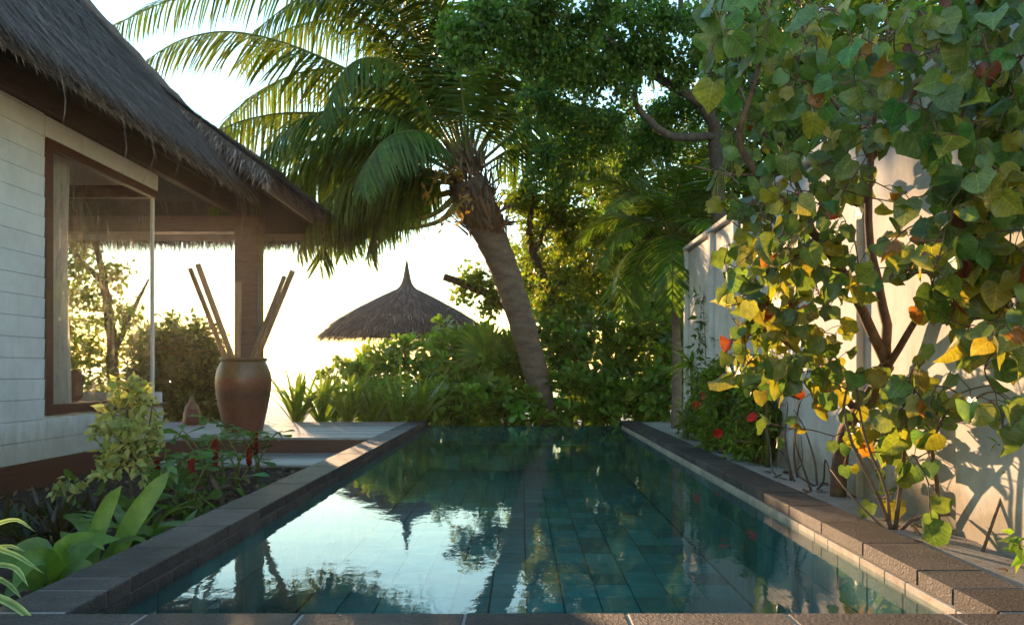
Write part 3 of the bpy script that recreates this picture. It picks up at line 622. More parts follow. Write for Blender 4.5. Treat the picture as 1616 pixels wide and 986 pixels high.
b = MB(); b.tube([bp + (4.4, 0, 2.3), bp + (4.4, 0, 3.6)], .06, 6, c=(.1, .1, .1)); obj('mast', b, M['painted'], bt)
# ---------------------------------------------------------------- palms
PALMT = T_([(-.5, 0, 0), (.5, 0, 0), (-.55, .35, -.015), (.55, .35, -.015), (-.40, .7, -.09), (.40, .7, -.09), (0, 1, -.20)], [(0, 1, 3), (0, 3, 2), (2, 3, 5), (2, 5, 4), (4, 5, 6)])
def frond_mesh(pts, ll, npair, hang, base, wd=.045, start=.16, vee=.35, rach=.035, stiff=0.0, rc=(.10, .11, .045)):
    """rachis along pts with leaflets; hang = how far leaflets droop"""
    n = 26; c = bez(pts, n); L = np.concatenate([[0], np.cumsum(np.linalg.norm(np.diff(c, axis=0), axis=1))])
    rb = MB(); rb.tube(c, np.linspace(rach, .006, n), 6, c=rc); b = MB()
    s = np.linspace(start, .995, npair) * L[-1]; s = s + rng.normal(0, .25, npair) * (L[-1] / npair)
    s = s.clip(0, L[-1]); p = np.stack([np.interp(s, L, c[:, i]) for i in range(3)], -1)
    tg = nrm(np.stack([np.interp(s, L, np.gradient(c[:, i], L)) for i in range(3)], -1)); u = s / L[-1]
    up0 = np.array([0, 0, 1.0]); sd = np.cross(tg, up0); sd = nrm(np.where(np.linalg.norm(sd, axis=1, keepdims=True) < .15, np.array([1.0, 0, 0]), sd)); up = np.cross(sd, tg)
    prof = np.interp(u, [start, .3, .55, .8, 1.0], [.55, .95, 1.0, .75, .30])
    for sg in (-1, 1):
        N_ = len(s); lean = .45 + .5 * u + rng.normal(0, .05, N_)
        d = sd * sg * 1.0 + tg * lean[:, None] + up * vee * (1 - hang) + np.array([0, 0, -1]) * hang * (1.3 + rng.normal(0, .12, N_))[:, None] + rng.normal(0, .06, (N_, 3))
        col_ = tint(base, N_, .35, .14); LN = ll * prof * rng.uniform(.85, 1.1, N_)
        b.leaves(PALMT, p, d, up + sd * sg * .0 + rng.normal(0, .15, (N_, 3)) + np.array([0, 0, .4]), LN, wd * (.6 + .5 * prof), col_)
    return b, rb
def frond(parent, *a, **k):
    b, rb = frond_mesh(*a, **k); o = obj('frond', b, M['palm_leaf'], parent); obj('rachis', rb, M['palm_leaf'], o)
def trunk(b, pts, rad, rings, ringamp=.06, seg=14, n=90):
    c = bez(pts, n); r = np.interp(np.linspace(0, 1, n), np.linspace(0, 1, len(rad)), rad)
    k = np.linspace(0, rings, n) % 1; r = r * (1 + ringamp * (k - .35)); b.tube(c, r, seg); return c
PB = (.065, .100, .030)
Y0 = 16.3
cp_ = thing('coconut_palm', 'tall coconut palm leaning left from behind the far end of the pool', 'palm tree', P(866, 690, Y0))
tp_ = [P(868, 700, Y0), P(862, 655, Y0), P(846, 590, 16.2), P(818, 490, 16.0), P(792, 415, 15.9), P(768, 360, 15.8), P(748, 318, 15.7), P(738, 285, 15.6)]
b = MB(); trunk(b, tp_, [.25, .225, .25, .265, .285, .33, .42, .38], 15, .07, 20, 220); obj('trunk', b, M['palm_bark'], cp_)
HC = P(738, 270, 15.6)
# dry sheaths and fibre round the crown base
b = MB(); n = 420; th = rng.random(n) * 6.283; er = np.stack([np.cos(th), np.sin(th), 0 * th], -1); hh = rng.uniform(-1.35, .3, n)
ax = nrm(P(738, 270, 15.6) - P(768, 360, 15.8)); p = HC + ax * hh[:, None] + er * rng.uniform(.30, .44, n)[:, None]
b.leaves(STR, p, er * .22 + ax * rng.uniform(.2, 1, n)[:, None] + rng.normal(0, .16, (n, 3)), er, rng.uniform(.25, .6, n), rng.uniform(.03, .10, n), np.array([(.20, .12, .07), (.30, .18, .10), (.13, .085, .055)])[rng.integers(0, 3, n)] * rng.uniform(.7, 1.2, (n, 1)))
obj('leaf_sheath', b, M['thatch'], cp_, kind='stuff')
fr = [  # control points (px, py, depth), leaflet length, pairs, hang
 ([(735, 262, 15.6), (640, 165, 15.2), (500, 88, 14.8), (380, 52, 14.5), (290, 62, 14.2), (213, 108, 14.0)], 1.25, 105, .55),
 ([(735, 262, 15.6), (610, 60, 15.8), (470, -30, 15.9), (300, -10, 15.9), (150, 55, 16)], 1.2, 95, .5),
 ([(732, 265, 15.6), (640, 120, 15.0), (590, 92, 14.6), (545, 110, 14.2), (505, 190, 13.8)], 1.1, 85, .75),
 ([(730, 272, 15.6), (610, 200, 15.9), (480, 178, 16.2), (370, 195, 16.5), (272, 250, 16.8)], 1.35, 110, .75),
 ([(730, 278, 15.6), (610, 225, 15.4), (500, 222, 15.3), (400, 262, 15.2), (330, 330, 15.1)], 1.3, 100, .8),
 ([(728, 285, 15.6), (620, 255, 16.1), (530, 262, 16.6), (450, 300, 17.0), (405, 372, 17.4)], 1.3, 95, .85),
 ([(728, 288, 15.6), (640, 262, 15.2), (560, 280, 14.8), (500, 330, 14.5), (470, 400, 14.3)], 1.25, 90, .85),
 ([(730, 292, 15.6), (660, 275, 16.3), (600, 290, 16.9), (560, 330, 17.4), (540, 400, 17.8)], 1.2, 80, .85),
 ([(735, 260, 15.6), (690, 90, 15.9), (620, -20, 16.2), (520, -60, 16.4), (420, -20, 16.6)], 1.2, 90, .45),
 ([(738, 258, 15.6), (720, 80, 15.2), (670, -20, 14.8), (600, -60, 14.4), (520, -10, 14.0)], 1.2, 90, .5),
 ([(740, 258, 15.6), (750, 60, 15.3), (720, -50, 15.0), (660, -100, 14.7)], 1.2, 70, .4),
 ([(742, 258, 15.6), (800, 70, 15.8), (850, -40, 16), (930, -70, 16.2)], 1.2, 80, .4),
 ([(745, 262, 15.6), (830, 130, 16.0), (930, 70, 16.4), (1040, 85, 16.8), (1110, 150, 17)], 1.25, 95, .6),
 ([(745, 268, 15.6), (840, 190, 15.3), (930, 170, 15.0), (1010, 200, 14.8), (1070, 270, 14.6)], 1.2, 90, .7),
 ([(745, 275, 15.6), (830, 225, 16.2), (910, 230, 16.8), (985, 275, 17.3)], 1.2, 80, .75),
 ([(738, 265, 15.6), (760, 150, 16.6), (790, 90, 17.6), (830, 100, 18.6)], 1.2, 70, .6),
 ([(735, 268, 15.6), (690, 160, 17.0), (640, 130, 18.4), (590, 160, 19.6)], 1.2, 80, .65),
 ([(732, 275, 15.6), (680, 215, 14.6), (630, 210, 13.8), (590, 240, 13.2), (570, 300, 12.9)], 1.0, 75, .75),
 ([(728, 290, 15.6), (680, 290, 15.4), (640, 305, 15.2), (600, 340, 15.0), (580, 400, 15.0)], 1.15, 75, .8),
 ([(728, 282, 15.6), (650, 235, 16.2), (560, 228, 16.9), (470, 262, 17.5), (425, 330, 17.9)], 1.4, 100, .8),
 ([(730, 270, 15.6), (640, 190, 15.0), (560, 170, 14.5), (470, 190, 14.1), (410, 245, 13.9)], 1.25, 95, .7),
 ([(732, 262, 15.6), (670, 110, 16.4), (580, 40, 17.1), (470, 40, 17.7), (380, 100, 18.2)], 1.3, 95, .6),
]
fr += [([(735, 258, 15.6), (660, 70, 15.4), (570, -10, 15.2), (480, -5, 15), (400, 50, 14.8)], 1.25, 95, .6),
 ([(736, 256, 15.6), (700, 40, 15.6), (640, -50, 15.5), (560, -50, 15.4), (500, 10, 15.2)], 1.25, 90, .6),
 ([(732, 268, 15.6), (620, 130, 16.4), (500, 110, 17), (400, 150, 17.5), (330, 220, 17.9)], 1.35, 100, .75),
 ([(728, 286, 15.6), (650, 270, 15.7), (570, 300, 15.7), (520, 350, 15.7), (505, 420, 15.7)], 1.3, 85, .9)]
fr += [([(736, 258, 15.6), (690, 110, 16.2), (640, 20, 16.6), (570, -20, 17), (500, 0, 17.3)], 1.3, 95, .55), ([(738, 256, 15.6), (735, 90, 16), (700, 0, 16.3), (640, -40, 16.5), (590, -20, 16.7)], 1.3, 90, .5),
 ([(742, 258, 15.6), (790, 110, 15.2), (830, 60, 14.9), (890, 60, 14.6), (940, 110, 14.4)], 1.2, 85, .6), ([(742, 262, 15.6), (800, 170, 16.4), (860, 150, 17), (930, 180, 17.6), (970, 240, 18)], 1.25, 85, .7)]
fr += [([(728, 288, 15.6), (640, 292, 16.6), (560, 318, 17.4), (480, 338, 18), (412, 368, 18.4)], 1.35, 100, .92), ([(728, 292, 15.6), (660, 285, 16.2), (600, 305, 16.8), (560, 335, 17.2), (530, 372, 17.5)], 1.2, 80, .92)]
for i, (pp, ll_, npr, hg) in enumerate(fr):
    dark = (.060, .095, .028) if i % 3 else (.085, .110, .032)
    frond(cp_, [P(*q) for q in pp], ll_ * 1.08, int(npr * 1.3), hg, dark, .038)
for pp in ([(728, 300, 15.6), (690, 335, 15.3), (640, 352, 15.1), (590, 372, 15)], [(732, 305, 15.6), (700, 345, 15.2), (660, 358, 15), (625, 362, 14.9)], [(725, 300, 15.6), (680, 312, 15.9), (640, 330, 16.1), (600, 330, 16.3)]):
    b = MB(); c = bez([P(*q) for q in pp], 14); b.tube(c, np.linspace(.07, .02, 14), 6, c=(.16, .14, .07))
    for k in range(14):
        q = c[rng.integers(4, 14)]; l = rng.uniform(.5, 1.2); b.blade([q, q + (.05, 0, -.2), q + (rng.normal(0, .15), 0, -l)], [.014, .012, .002], (1, .5, 0), c=(.11, .10, .04))
    obj('old_leaf_stalk', b, M['palm_leaf'], cp_)
# flower stalks
for pp in ([(742, 300, 15.5), (715, 270, 15.0), (690, 275, 14.8), (672, 320, 14.7)], [(748, 300, 15.5), (728, 320, 15.0), (705, 345, 14.8)]):
    b = MB(); c = bez([P(*q) for q in pp], 10); b.tube(c, .02, 6, c=(.22, .15, .06))
    for k in range(60):
        q = c[rng.integers(3, 10)]; b.leaves(DIAMOND, [q + rng.normal(0, .1, 3)], [rng.normal(0, 1, 3) + (0, 0, -1)], [rng.normal(0, 1, 3)], [.16], [.05], (.30, .17, .07))
    obj('flower_stalk', b, M['palm_leaf'], cp_)

def palm(name, label, base, tpts, trad, rings, heart_, fl, ll_, npr, hang, colr, n, el0=(75, -10), wd=.045, barkm='palm_bark', rach=.03, az0=0.0):
    t = thing(name, label, 'palm tree', base); b = MB(); trunk(b, tpts, trad, rings, .10, 12, 70); obj('trunk', b, M[barkm], t)
    for i in range(n):
        az = az0 + i * 2.39996 + rng.normal(0, .1); el = R(el0[0] + (el0[1] - el0[0]) * (i / max(1, n - 1)) + rng.normal(0, 5)); L = fl * rng.uniform(.85, 1.1)
        h = np.array([math.cos(az), math.sin(az), 0]); pts = [heart_]; p = np.array(heart_, float); e = el
        for k in range(4):
            p = p + L / 4 * (h * math.cos(e) + np.array([0, 0, math.sin(e)])); e -= R(18 + 14 * (i / n)); pts.append(p)
        frond(t, pts, ll_, npr, hang, colr, wd, .14, .4, rach)
    return t
pb = P(1068, 672, 13.4); pb[2] = .07
palm('slender_palm', 'small slender palm with ringed stem beside the right kerb end', pb, [pb, P(1068, 560, 13.4), P(1064, 450, 13.5), P(1060, 385, 13.5)], [.10, .075, .065, .06], 22, P(1058, 372, 13.5), 2.0, .68, 52, .25, (.075, .125, .035), 19, (82, -30), .030, rach=.022)
# palms behind the garden wall and farther off, seen through the leaves
b0 = np.array([6.3, 11.0, .07]); palm('wall_palm', 'palm showing its fronds above the garden wall at upper right', b0, [b0, b0 + (-.2, 0, 3), b0 + (-.5, -.3, 5.2)], [.22, .16, .15], 20, b0 + (-.5, -.3, 5.2), 4.2, 1.0, 60, .5, PB, 16, (70, -20))
b0 = np.array([3.6, 20.5, -.45]); palm('beach_palm', 'palm in the backlit thicket right of the coconut palm', b0, [b0, b0 + (.1, 0, 3), b0 + (.3, -.2, 5.6)], [.24, .18, .16], 20, b0 + (.3, -.2, 5.6), 4.0, 1.0, 55, .55, PB, 16, (70, -25))
b0 = np.array([-15.2, 24.0, -.5]); palm('shore_palm', 'low palm behind the dark bush left of the jar', b0, [b0, b0 + (.0, 0, 1.2), b0 + (.2, 0, 2.2)], [.26, .22, .2], 8, b0 + (.2, 0, 2.2), 2.6, .8, 45, .3, (.05, .06, .02), 13, (75, -10))
# ---------------------------------------------------------------- trees and shrubs
def resample(pts, n=None, step=.15):
    pts = np.asarray(pts, float); L = np.linalg.norm(np.diff(pts, axis=0), axis=1).sum(); return bez(pts, max(4, n or int(L / step) + 2))
def in_ell(c, r, n, shell=.45):
    v = nrm(rng.standard_normal((n, 3))); s = shell + (1 - shell) * rng.random(n) ** .6; return np.asarray(c) + v * np.asarray(r) * s[:, None]
class Skel:
    """limbs that twigs are grown from, each to the nearest point that is already there"""
    def __init__(s): s.N = np.zeros((0, 3)); s.r = np.zeros(0); s.b = MB(); s.tips = []; s.limbs = []
    def limb(s, pts, r0, r1, seg=8):
        c = resample(pts); rr = np.linspace(r0, r1, len(c)); wig = rng.normal(0, .12, (len(c), 3)) * rr[:, None]; c = c + wig
        m = MB(); m.tube(c, rr, seg); s.limbs.append(m); s.N = np.vstack([s.N, c]); s.r = np.concatenate([s.r, rr])
    def build(s, t, m, first='trunk', rest='branch', twig='twigs'):
        o = obj(first, s.limbs[0], m, t)
        for l in s.limbs[1:]: obj(rest, l, m, o)
        if s.b.n: obj(twig, s.b, m, o, kind='stuff')
    def grow(s, targets, rmax=.03, rmin=.004, sag=.06, seg=4):
        T = np.asarray(targets); d = np.array([np.min(((s.N - t) ** 2).sum(1)) for t in T])
        for t in T[np.argsort(d)]:
            k = np.argmin(((s.N - t) ** 2).sum(1)); p = s.N[k]; L = np.linalg.norm(t - p)
            m = (p + t) / 2 + rng.normal(0, .10, 3) * L + np.array([0, 0, sag * L]); c = bez([p, m, t], 6)
            r0 = max(rmin * 1.3, min(s.r[k] * .7, rmax * (.35 + .25 * L))); rr = np.linspace(r0, rmin, 6)
            s.b.tube(c, rr, seg, cap=False); s.N = np.vstack([s.N, c[1:]]); s.r = np.concatenate([s.r, rr[1:]]); s.tips.append(c)
def foliage(tips, per, spread, tm, L, W, base, out=.5, droop=.2, up=.6, v=.35, hue=.15, frac=.4):
    """leaves along the outer part of every twig"""
    b = MB()
    pos = []; dr = []
    for c in tips:
        t = rng.uniform(frac, 1, per) * 5; i = t.astype(int).clip(0, 4); f = (t - i)[:, None]; p = c[i] * (1 - f) + c[i + 1] * f
        pos.append(p + rng.normal(0, spread, (per, 3))); dr.append(np.repeat((c[-1] - c[0])[None], per, 0))
    pos = np.vstack(pos); dr = nrm(np.vstack(dr)); n = len(pos)
    d = nrm(rng.standard_normal((n, 3)) * .8 + dr * out - np.array([0, 0, droop])); u = rng.standard_normal((n, 3)) * .7 + np.array([0, 0, up])
    s = rng.uniform(.5, 1.45, n); b.leaves(tm, pos, d, u, L * s, W * s, tint(base, n, v, hue)); return b
def px_ell(lst, per):
    out = []
    for (px, py, Y, rx, rz, *k) in lst:
        ry = (k[0] if k else (rx + rz) / 2 * Y / F); out.append(in_ell(P(px, py, Y), (rx * Y / F, ry, rz * Y / F), max(3, int(per * rx * rz / 2500))))
    return np.vstack(out)
def tree(name, label, limbs, ells, per, leaf, lm, bk, cat='tree', **kw):
    base = limbs[0][0][0]; t = thing(name, label, cat, P(*base)); s = Skel()
    for (pts, r0, r1) in limbs: s.limb([P(*q) for q in pts], r0, r1)
    s.grow(px_ell(ells, per)); s.build(t, M[bk]); b = foliage(s.tips, **leaf)
    obj('crown', b, M[lm], t); return t
# feathery tree whose boughs hang over the pool
tree('overhanging_tree', 'feathery green tree with forked grey boughs reaching over the pool from behind the wall', [
  ([(1142, 672, 13.4), (1136, 480, 13.2), (1132, 340, 13), (1129, 215, 12.6), (1110, 165, 12.3)], .16, .09),
  ([(1110, 165, 12.3), (1060, 135, 12), (1028, 110, 11.7), (1042, 60, 11.5), (1075, 10, 11.3), (1060, -70, 11)], .075, .03),
  ([(1110, 165, 12.3), (1117, 120, 12.3), (1135, 70, 12.3), (1152, 20, 12.2), (1200, -60, 12)], .075, .03),
  ([(1129, 215, 12.6), (1065, 216, 12.2), (1030, 195, 12), (1003, 160, 12), (1004, 90, 12), (985, 20, 11.6), (930, -50, 11)], .07, .025),
  ([(1028, 110, 11.7), (960, 62, 11), (880, 22, 10.5), (780, 8, 10.2), (715, -15, 10)], .05, .015)],
  [(800, 45, 10.3, 75, 50), (735, 60, 10, 45, 40), (880, 90, 10.6, 60, 50), (900, 10, 10.4, 90, 50), (1000, 45, 11.2, 70, 60), (1075, 70, 11.5, 60, 60), (960, 130, 11.4, 70, 50), (1160, 30, 12, 80, 60), (930, 210, 12.6, 60, 50), (860, 170, 12, 50, 40), (1075, 180, 13, 60, 45), (1010, 240, 13.4, 60, 40), (1180, 130, 12.6, 60, 70), (870, 270, 13.2, 45, 45)],
  28, dict(per=90, spread=.085, tm=LEAF, L=.072, W=.046, base=(.065, .115, .048), droop=.25, frac=.25, v=.45), 'leaf', 'grey_bark')
# backlit thicket behind the coconut palm
tree('backlit_tree', 'yellow-green backlit tree with thin dark trunk just right of the coconut palm', [
  ([(905, 690, 18), (892, 560, 18), (868, 465, 18), (842, 400, 18), (836, 350, 18), (846, 290, 18)], .14, .05),
  ([(842, 400, 18), (870, 340, 18.3), (900, 300, 18.6), (925, 250, 19)], .07, .02), ([(868, 465, 18), (915, 420, 18.4), (950, 370, 18.8)], .08, .02),
  ([(892, 560, 18), (820, 500, 18.2), (765, 462, 18.3), (702, 437, 18.3)], .11, .085)],
  [(850, 320, 18.2, 45, 55), (905, 330, 18.6, 55, 55), (870, 400, 18.4, 50, 50), (930, 400, 18.8, 50, 55), (890, 460, 18.2, 50, 40), (820, 300, 18.4, 35, 40), (760, 470, 18.6, 40, 40), (950, 460, 18.5, 45, 45), (745, 435, 18.6, 22, 22)],
  26, dict(per=60, spread=.13, tm=LEAF, L=.13, W=.075, base=(.105, .135, .032), v=.45, hue=.2), 'leaf', 'bark')
tree('thicket_tree', 'leafy tree closing the gap between backlit tree and garden wall', [
  ([(1020, 690, 19.5), (1015, 520, 19.5), (1000, 400, 19.5), (985, 320, 19.5), (1000, 230, 19.5)], .15, .05), ([(1000, 400, 19.5), (1050, 340, 19.7), (1095, 290, 20)], .08, .02), ([(985, 320, 19.5), (940, 270, 20), (905, 210, 20.5)], .07, .02)],
  [(1000, 300, 19.6, 60, 60), (1060, 340, 19.8, 60, 60), (960, 270, 20, 60, 60), (1000, 400, 19.8, 60, 55), (1060, 440, 20, 40, 40), (1120, 320, 20, 55, 70), (900, 230, 20.4, 50, 40), (1100, 220, 20.2, 70, 50), (1130, 420, 20.2, 50, 60), (1020, 200, 20, 60, 45)],
  24, dict(per=55, spread=.15, tm=LEAF, L=.14, W=.085, base=(.075, .105, .030), v=.5, hue=.2), 'leaf', 'bark')
tree('screen_tree', 'dark bushy tree rising behind the garden wall', [
  ([(1230, 640, 15), (1225, 480, 15), (1215, 330, 15), (1235, 200, 15), (1260, 90, 15)], .14, .05), ([(1215, 330, 15), (1290, 240, 15.4), (1350, 160, 15.8)], .08, .02), ([(1215, 330, 15), (1170, 260, 15), (1150, 160, 15)], .07, .02)],
  [(1200, 260, 15, 70, 70), (1270, 200, 15.3, 80, 70), (1180, 130, 15, 70, 70), (1300, 110, 15.6, 90, 70), (1400, 120, 16, 80, 70), (1230, 40, 15, 90, 60), (1380, 30, 15.5, 90, 60), (1170, 340, 15, 40, 50), (1480, 60, 16, 80, 60)],
  20, dict(per=50, spread=.16, tm=LEAF, L=.15, W=.085, base=(.06, .09, .03), v=.45), 'leaf', 'bark')
tree('far_tree', 'bright yellow-green tree far behind the thicket right of the coconut palm', [
  ([(960, 660, 25), (955, 520, 25), (940, 420, 25), (950, 320, 25)], .16, .05), ([(955, 520, 25), (1020, 440, 25.5), (1060, 380, 26)], .08, .02), ([(940, 420, 25), (890, 360, 25), (850, 330, 25)], .08, .02)],
  [(900, 400, 25, 55, 60), (960, 360, 25, 60, 60), (1020, 420, 25.5, 60, 60), (940, 470, 25, 70, 50), (1060, 500, 25.5, 50, 60), (870, 480, 25, 50, 50), (1070, 340, 26, 60, 60), (820, 420, 25, 30, 50)],
  26, dict(per=50, spread=.2, tm=LEAF, L=.20, W=.12, base=(.11, .14, .032), v=.4, hue=.2), 'leaf', 'bark')
# trees left of the deck and beyond the villa
tree('shore_tree', 'dark backlit tree seen through the villa window and beside its corner', [
  ([(175, 690, 19), (178, 560, 19), (165, 450, 19), (150, 380, 19)], .18, .06), ([(178, 560, 19), (215, 480, 19), (235, 440, 19)], .08, .02), ([(165, 450, 19), (120, 400, 19), (95, 350, 19)], .07, .02)],
  [(150, 430, 19, 42, 34), (205, 515, 19, 42, 48), (110, 490, 19, 55, 50), (170, 590, 19, 70, 55), (95, 400, 19.4, 45, 40), (60, 560, 19, 60, 70)],
  18, dict(per=40, spread=.16, tm=LEAF, L=.15, W=.085, base=(.08, .10, .028), v=.45), 'leaf', 'bark')
def bush(name, label, ells, per, leaf, lm, stems=5, bk='bark', floor=None, cat='bush', group=None):
    c0 = P(ells[0][0], ells[0][1], ells[0][2]); g = floor if floor is not None else -.42; base = np.array([c0[0], c0[1], g])
    t = thing(name, label, cat, base, group); s = Skel(); T = px_ell(ells, per); T = T[T[:, 2] > g + .02]
    for k in range(stems):
        q = T[rng.integers(len(T))]; m = (base + q) / 2; m[2] += .1; s.limb([base + rng.normal(0, .08, 3) * (1, 1, 0), m + rng.normal(0, .08, 3), q], .03, .012, 6)
    s.grow(T, .02, .004); s.build(t, M[bk], 'stem'); return t, s
bd, s_ = bush('dusky_bush', 'dark backlit bush left of the jar beyond the deck', [(285, 585, 17.5, 60, 85), (330, 595, 18, 45, 78), (258, 578, 17.8, 42, 70), (310, 640, 17, 65, 38), (270, 620, 17, 70, 50)], 40, None, None)
obj('foliage', foliage(s_.tips, 60, .12, LEAF, .13, .075, (.055, .07, .026), v=.4), M['leaf'], bd, kind='stuff')
# rosette shrubs (sea lettuce)
def rosettes(tips, nl, L, W, base, v=.4):
    b = MB(); m = len(tips); p = np.array([c[-1] for c in tips]); ax = nrm(np.array([c[-1] - c[-3] for c in tips]) + np.array([0, 0, .10]) + rng.normal(0, .08, (m, 3)))
    a = nrm(np.cross(ax, rng.standard_normal((m, 3)))); c_ = np.cross(ax, a); cl = tint(base, m, v, .18)
    for k in range(nl):
        th = k * 2.4 + rng.random(m) * .6; f = k / nl; ra = a * np.cos(th)[:, None] + c_ * np.sin(th)[:, None]
        d = ra * (.35 + .65 * f) + ax * (1.0 - .9 * f); s = rng.uniform(.75, 1.1, m) * (.65 + .5 * min(1, f * 1.5))
        b.leaves(OBOV, p - ax * (f * .11), d, ax * 1.0 - ra * .2 + rng.normal(0, .1, (m, 3)), L * s, W * s, cl * rng.uniform(.8, 1.2, (m, 1)))
    return b
SH = [('under the left half of the thatched parasol', [(555, 622, 17.2, 52, 66), (600, 640, 16.8, 50, 45)]),
      ('below the centre of the thatched parasol', [(640, 598, 17.9, 62, 72), (600, 590, 18.2, 45, 48)]),
      ('below the right brim of the thatched parasol', [(712, 590, 17.4, 62, 88)]),
      ('touching the coconut trunk from its left', [(785, 600, 17.3, 62, 85), (745, 570, 18, 50, 70)]),
      ('low in front at the far left corner of the water', [(700, 642, 16.3, 62, 42), (745, 650, 16.1, 40, 38)]),
      ('low in front of the coconut trunk base', [(795, 640, 16.0, 52, 48), (838, 655, 15.9, 30, 34)]),
      ('just right of the coconut trunk foot', [(905, 632, 16.2, 45, 55)]),
      ('tall and dark behind the far pool edge right of the coconut palm', [(935, 575, 17.2, 70, 95), (890, 530, 18, 50, 70)]),
      ('tall and dark next to the slender palm', [(1015, 565, 17.4, 70, 105), (1060, 540, 18, 50, 90)]),
      ('low at the middle of the right half of the far pool edge', [(975, 640, 16.0, 60, 52)]),
      ('low at the foot of the slender palm', [(1045, 632, 15.7, 48, 58)]),
      ('behind the white wall end beyond the slender palm', [(1105, 560, 15.6, 42, 80), (1120, 620, 14.8, 30, 50)])]
for i, (lab, ell) in enumerate(SH):
    t, s = bush('sea_lettuce_bush', 'green rosette-leaved bush ' + lab, ell, 60, None, None, group='rosette bushes round the far end of the pool')
    obj('foliage', rosettes(s.tips, 11, .25, .115, (.105, .165, .042) if i < 6 else (.085, .140, .045)), M['glossy_leaf'], t, kind='stuff')
# fan leaf plant beside the coconut trunk
fp = thing('fan_palm', 'young fan palm with pleated fans left of the coconut trunk', 'palm plant', (P(800, 640, 16.9)[0], 16.9, -.4))
for (px, py, s, az) in ((770, 520, 1.0, -.5), (812, 530, 1.05, .35), (788, 560, .9, .0), (835, 560, .8, .9)):
    c = P(px, py + 40, 16.9 - .2 * abs(az)); root = np.array([P(800, 640, 16.9)[0], 16.9, -.35]); b = MB(); b.tube(bez([root, (root + c) / 2 + (0, 0, .2), c], 8), .018, 6, c=(.07, .09, .03))
    for k in range(26):
        a = (k - 12.5) / 12.5 * 1.9; L = (.85 - .12 * abs(a)) * s; d = np.array([math.sin(a + az), -.25 * math.cos(a), math.cos(a + az)]); b.blade([c, c + d * L * .6, c + d * L + (0, 0, -.10 * L)], [.008, .045 * s, .006], (0, -1, .1), .5, tint((.10, .14, .03), 1)[0])
    obj('fan_leaf', b, M['palm_leaf'], fp)

# ---------------------------------------------------------------- strap-leaved plants
def strap(base, az, el, L, w, bend, n=9):
    p = np.array(base, float); h = np.array([math.cos(az), math.sin(az), 0]); pts = [p]; e = el
    for k in range(n - 1):
        p = p + L / (n - 1) * (h * math.cos(e) + np.array([0, 0, math.sin(e)])); e -= bend / (n - 1) * (.4 + 1.2 * k / n); pts.append(p)
    u = np.linspace(0, 1, n); wid = w * np.interp(u, [0, .2, .5, .8, 1], [.55, .85, 1, .7, .04])
    return np.array(pts), wid, np.array([-h[0], -h[1], .7]) + rng.normal(0, .15, 3)
def strap_plant(name, label, base, n, L, w, el, bend, colr, m='strap_leaf', c2=None, cat='plant', group=None, fold=.3, az=None):
    t = thing(name, label, cat, base, group)
    for k in range(n):
        b = MB(); a = rng.uniform(0, 6.283) if az is None else rng.uniform(*az)
        pts, wid, nr = strap(np.array(base) + rng.normal(0, .03, 3) * (1, 1, 0), a, R(rng.uniform(*el)), L * rng.uniform(.65, 1.15), w * rng.uniform(.8, 1.15), R(rng.uniform(*bend)))
        b.blade(pts, wid, nr, fold, tint(colr, 1, .3)[0], None if c2 is None else np.array(c2)); obj('leaf', b, M[m], t, smooth=True)
    return t
for i, (px, Y, lab) in enumerate([(468, 15.0, 'nearest the jar, first from the left'), (508, 15.2, 'second from the jar'), (548, 15.0, 'third from the jar'), (588, 15.1, 'fourth from the jar'), (628, 15.0, 'fifth from the jar'), (662, 15.2, 'at the far corner of the left kerb')]):
    x = P(px, 0, Y)[0]
    strap_plant('spider_lily', 'bright strap-leaved spider lily behind the deck, ' + lab, (x, Y, -.05), 30, 1.25, .042, (50, 88), (15, 100), (.105, .150, .038), group='spider lilies behind the deck')
# near left bed
def px_leaf(t, pts, w, c, m='strap_leaf', fold=.28, c2=None, prof=(.5, .85, 1, .72, .03), nr=(.5, -.6, .6)):
    n = 12; cc = bez([P(*q) for q in pts], n); wid = w * np.interp(np.linspace(0, 1, n), [0, .2, .5, .8, 1], prof)
    b = MB(); b.blade(cc, wid, nr, fold, c, c2); obj('leaf', b, M[m], t, smooth=True)
G1, G2 = (.085, .145, .040), (.060, .110, .038)
l1 = thing('crinum_lily', 'broad-leaved lily with two tall upright leaves beside the left kerb', 'plant', P(160, 905, 4.95))
for pts, w_, c in [([(140, 915, 4.9), (150, 850, 4.95), (172, 795, 5.0), (192, 766, 5.02)], .052, G1), ([(175, 895, 4.9), (205, 830, 4.95), (240, 778, 5), (268, 742, 5.05)], .062, G1),
                   ([(150, 910, 4.9), (180, 862, 4.85), (215, 850, 4.75), (236, 862, 4.62)], .028, G2), ([(120, 910, 4.9), (128, 870, 4.85), (138, 850, 4.8), (158, 836, 4.75)], .05, G1), ([(165, 905, 5.1), (190, 850, 5.3), (225, 835, 5.45), (260, 860, 5.55)], .045, G2), ([(150, 905, 5.0), (140, 850, 5.3), (120, 820, 5.5), (85, 815, 5.7)], .05, G2)]: px_leaf(l1, pts, w_, c)
l2 = thing('crinum_lily', 'lily with folded-over broad leaves at the left kerb below the upright leaves', 'plant', P(85, 935, 4.5))
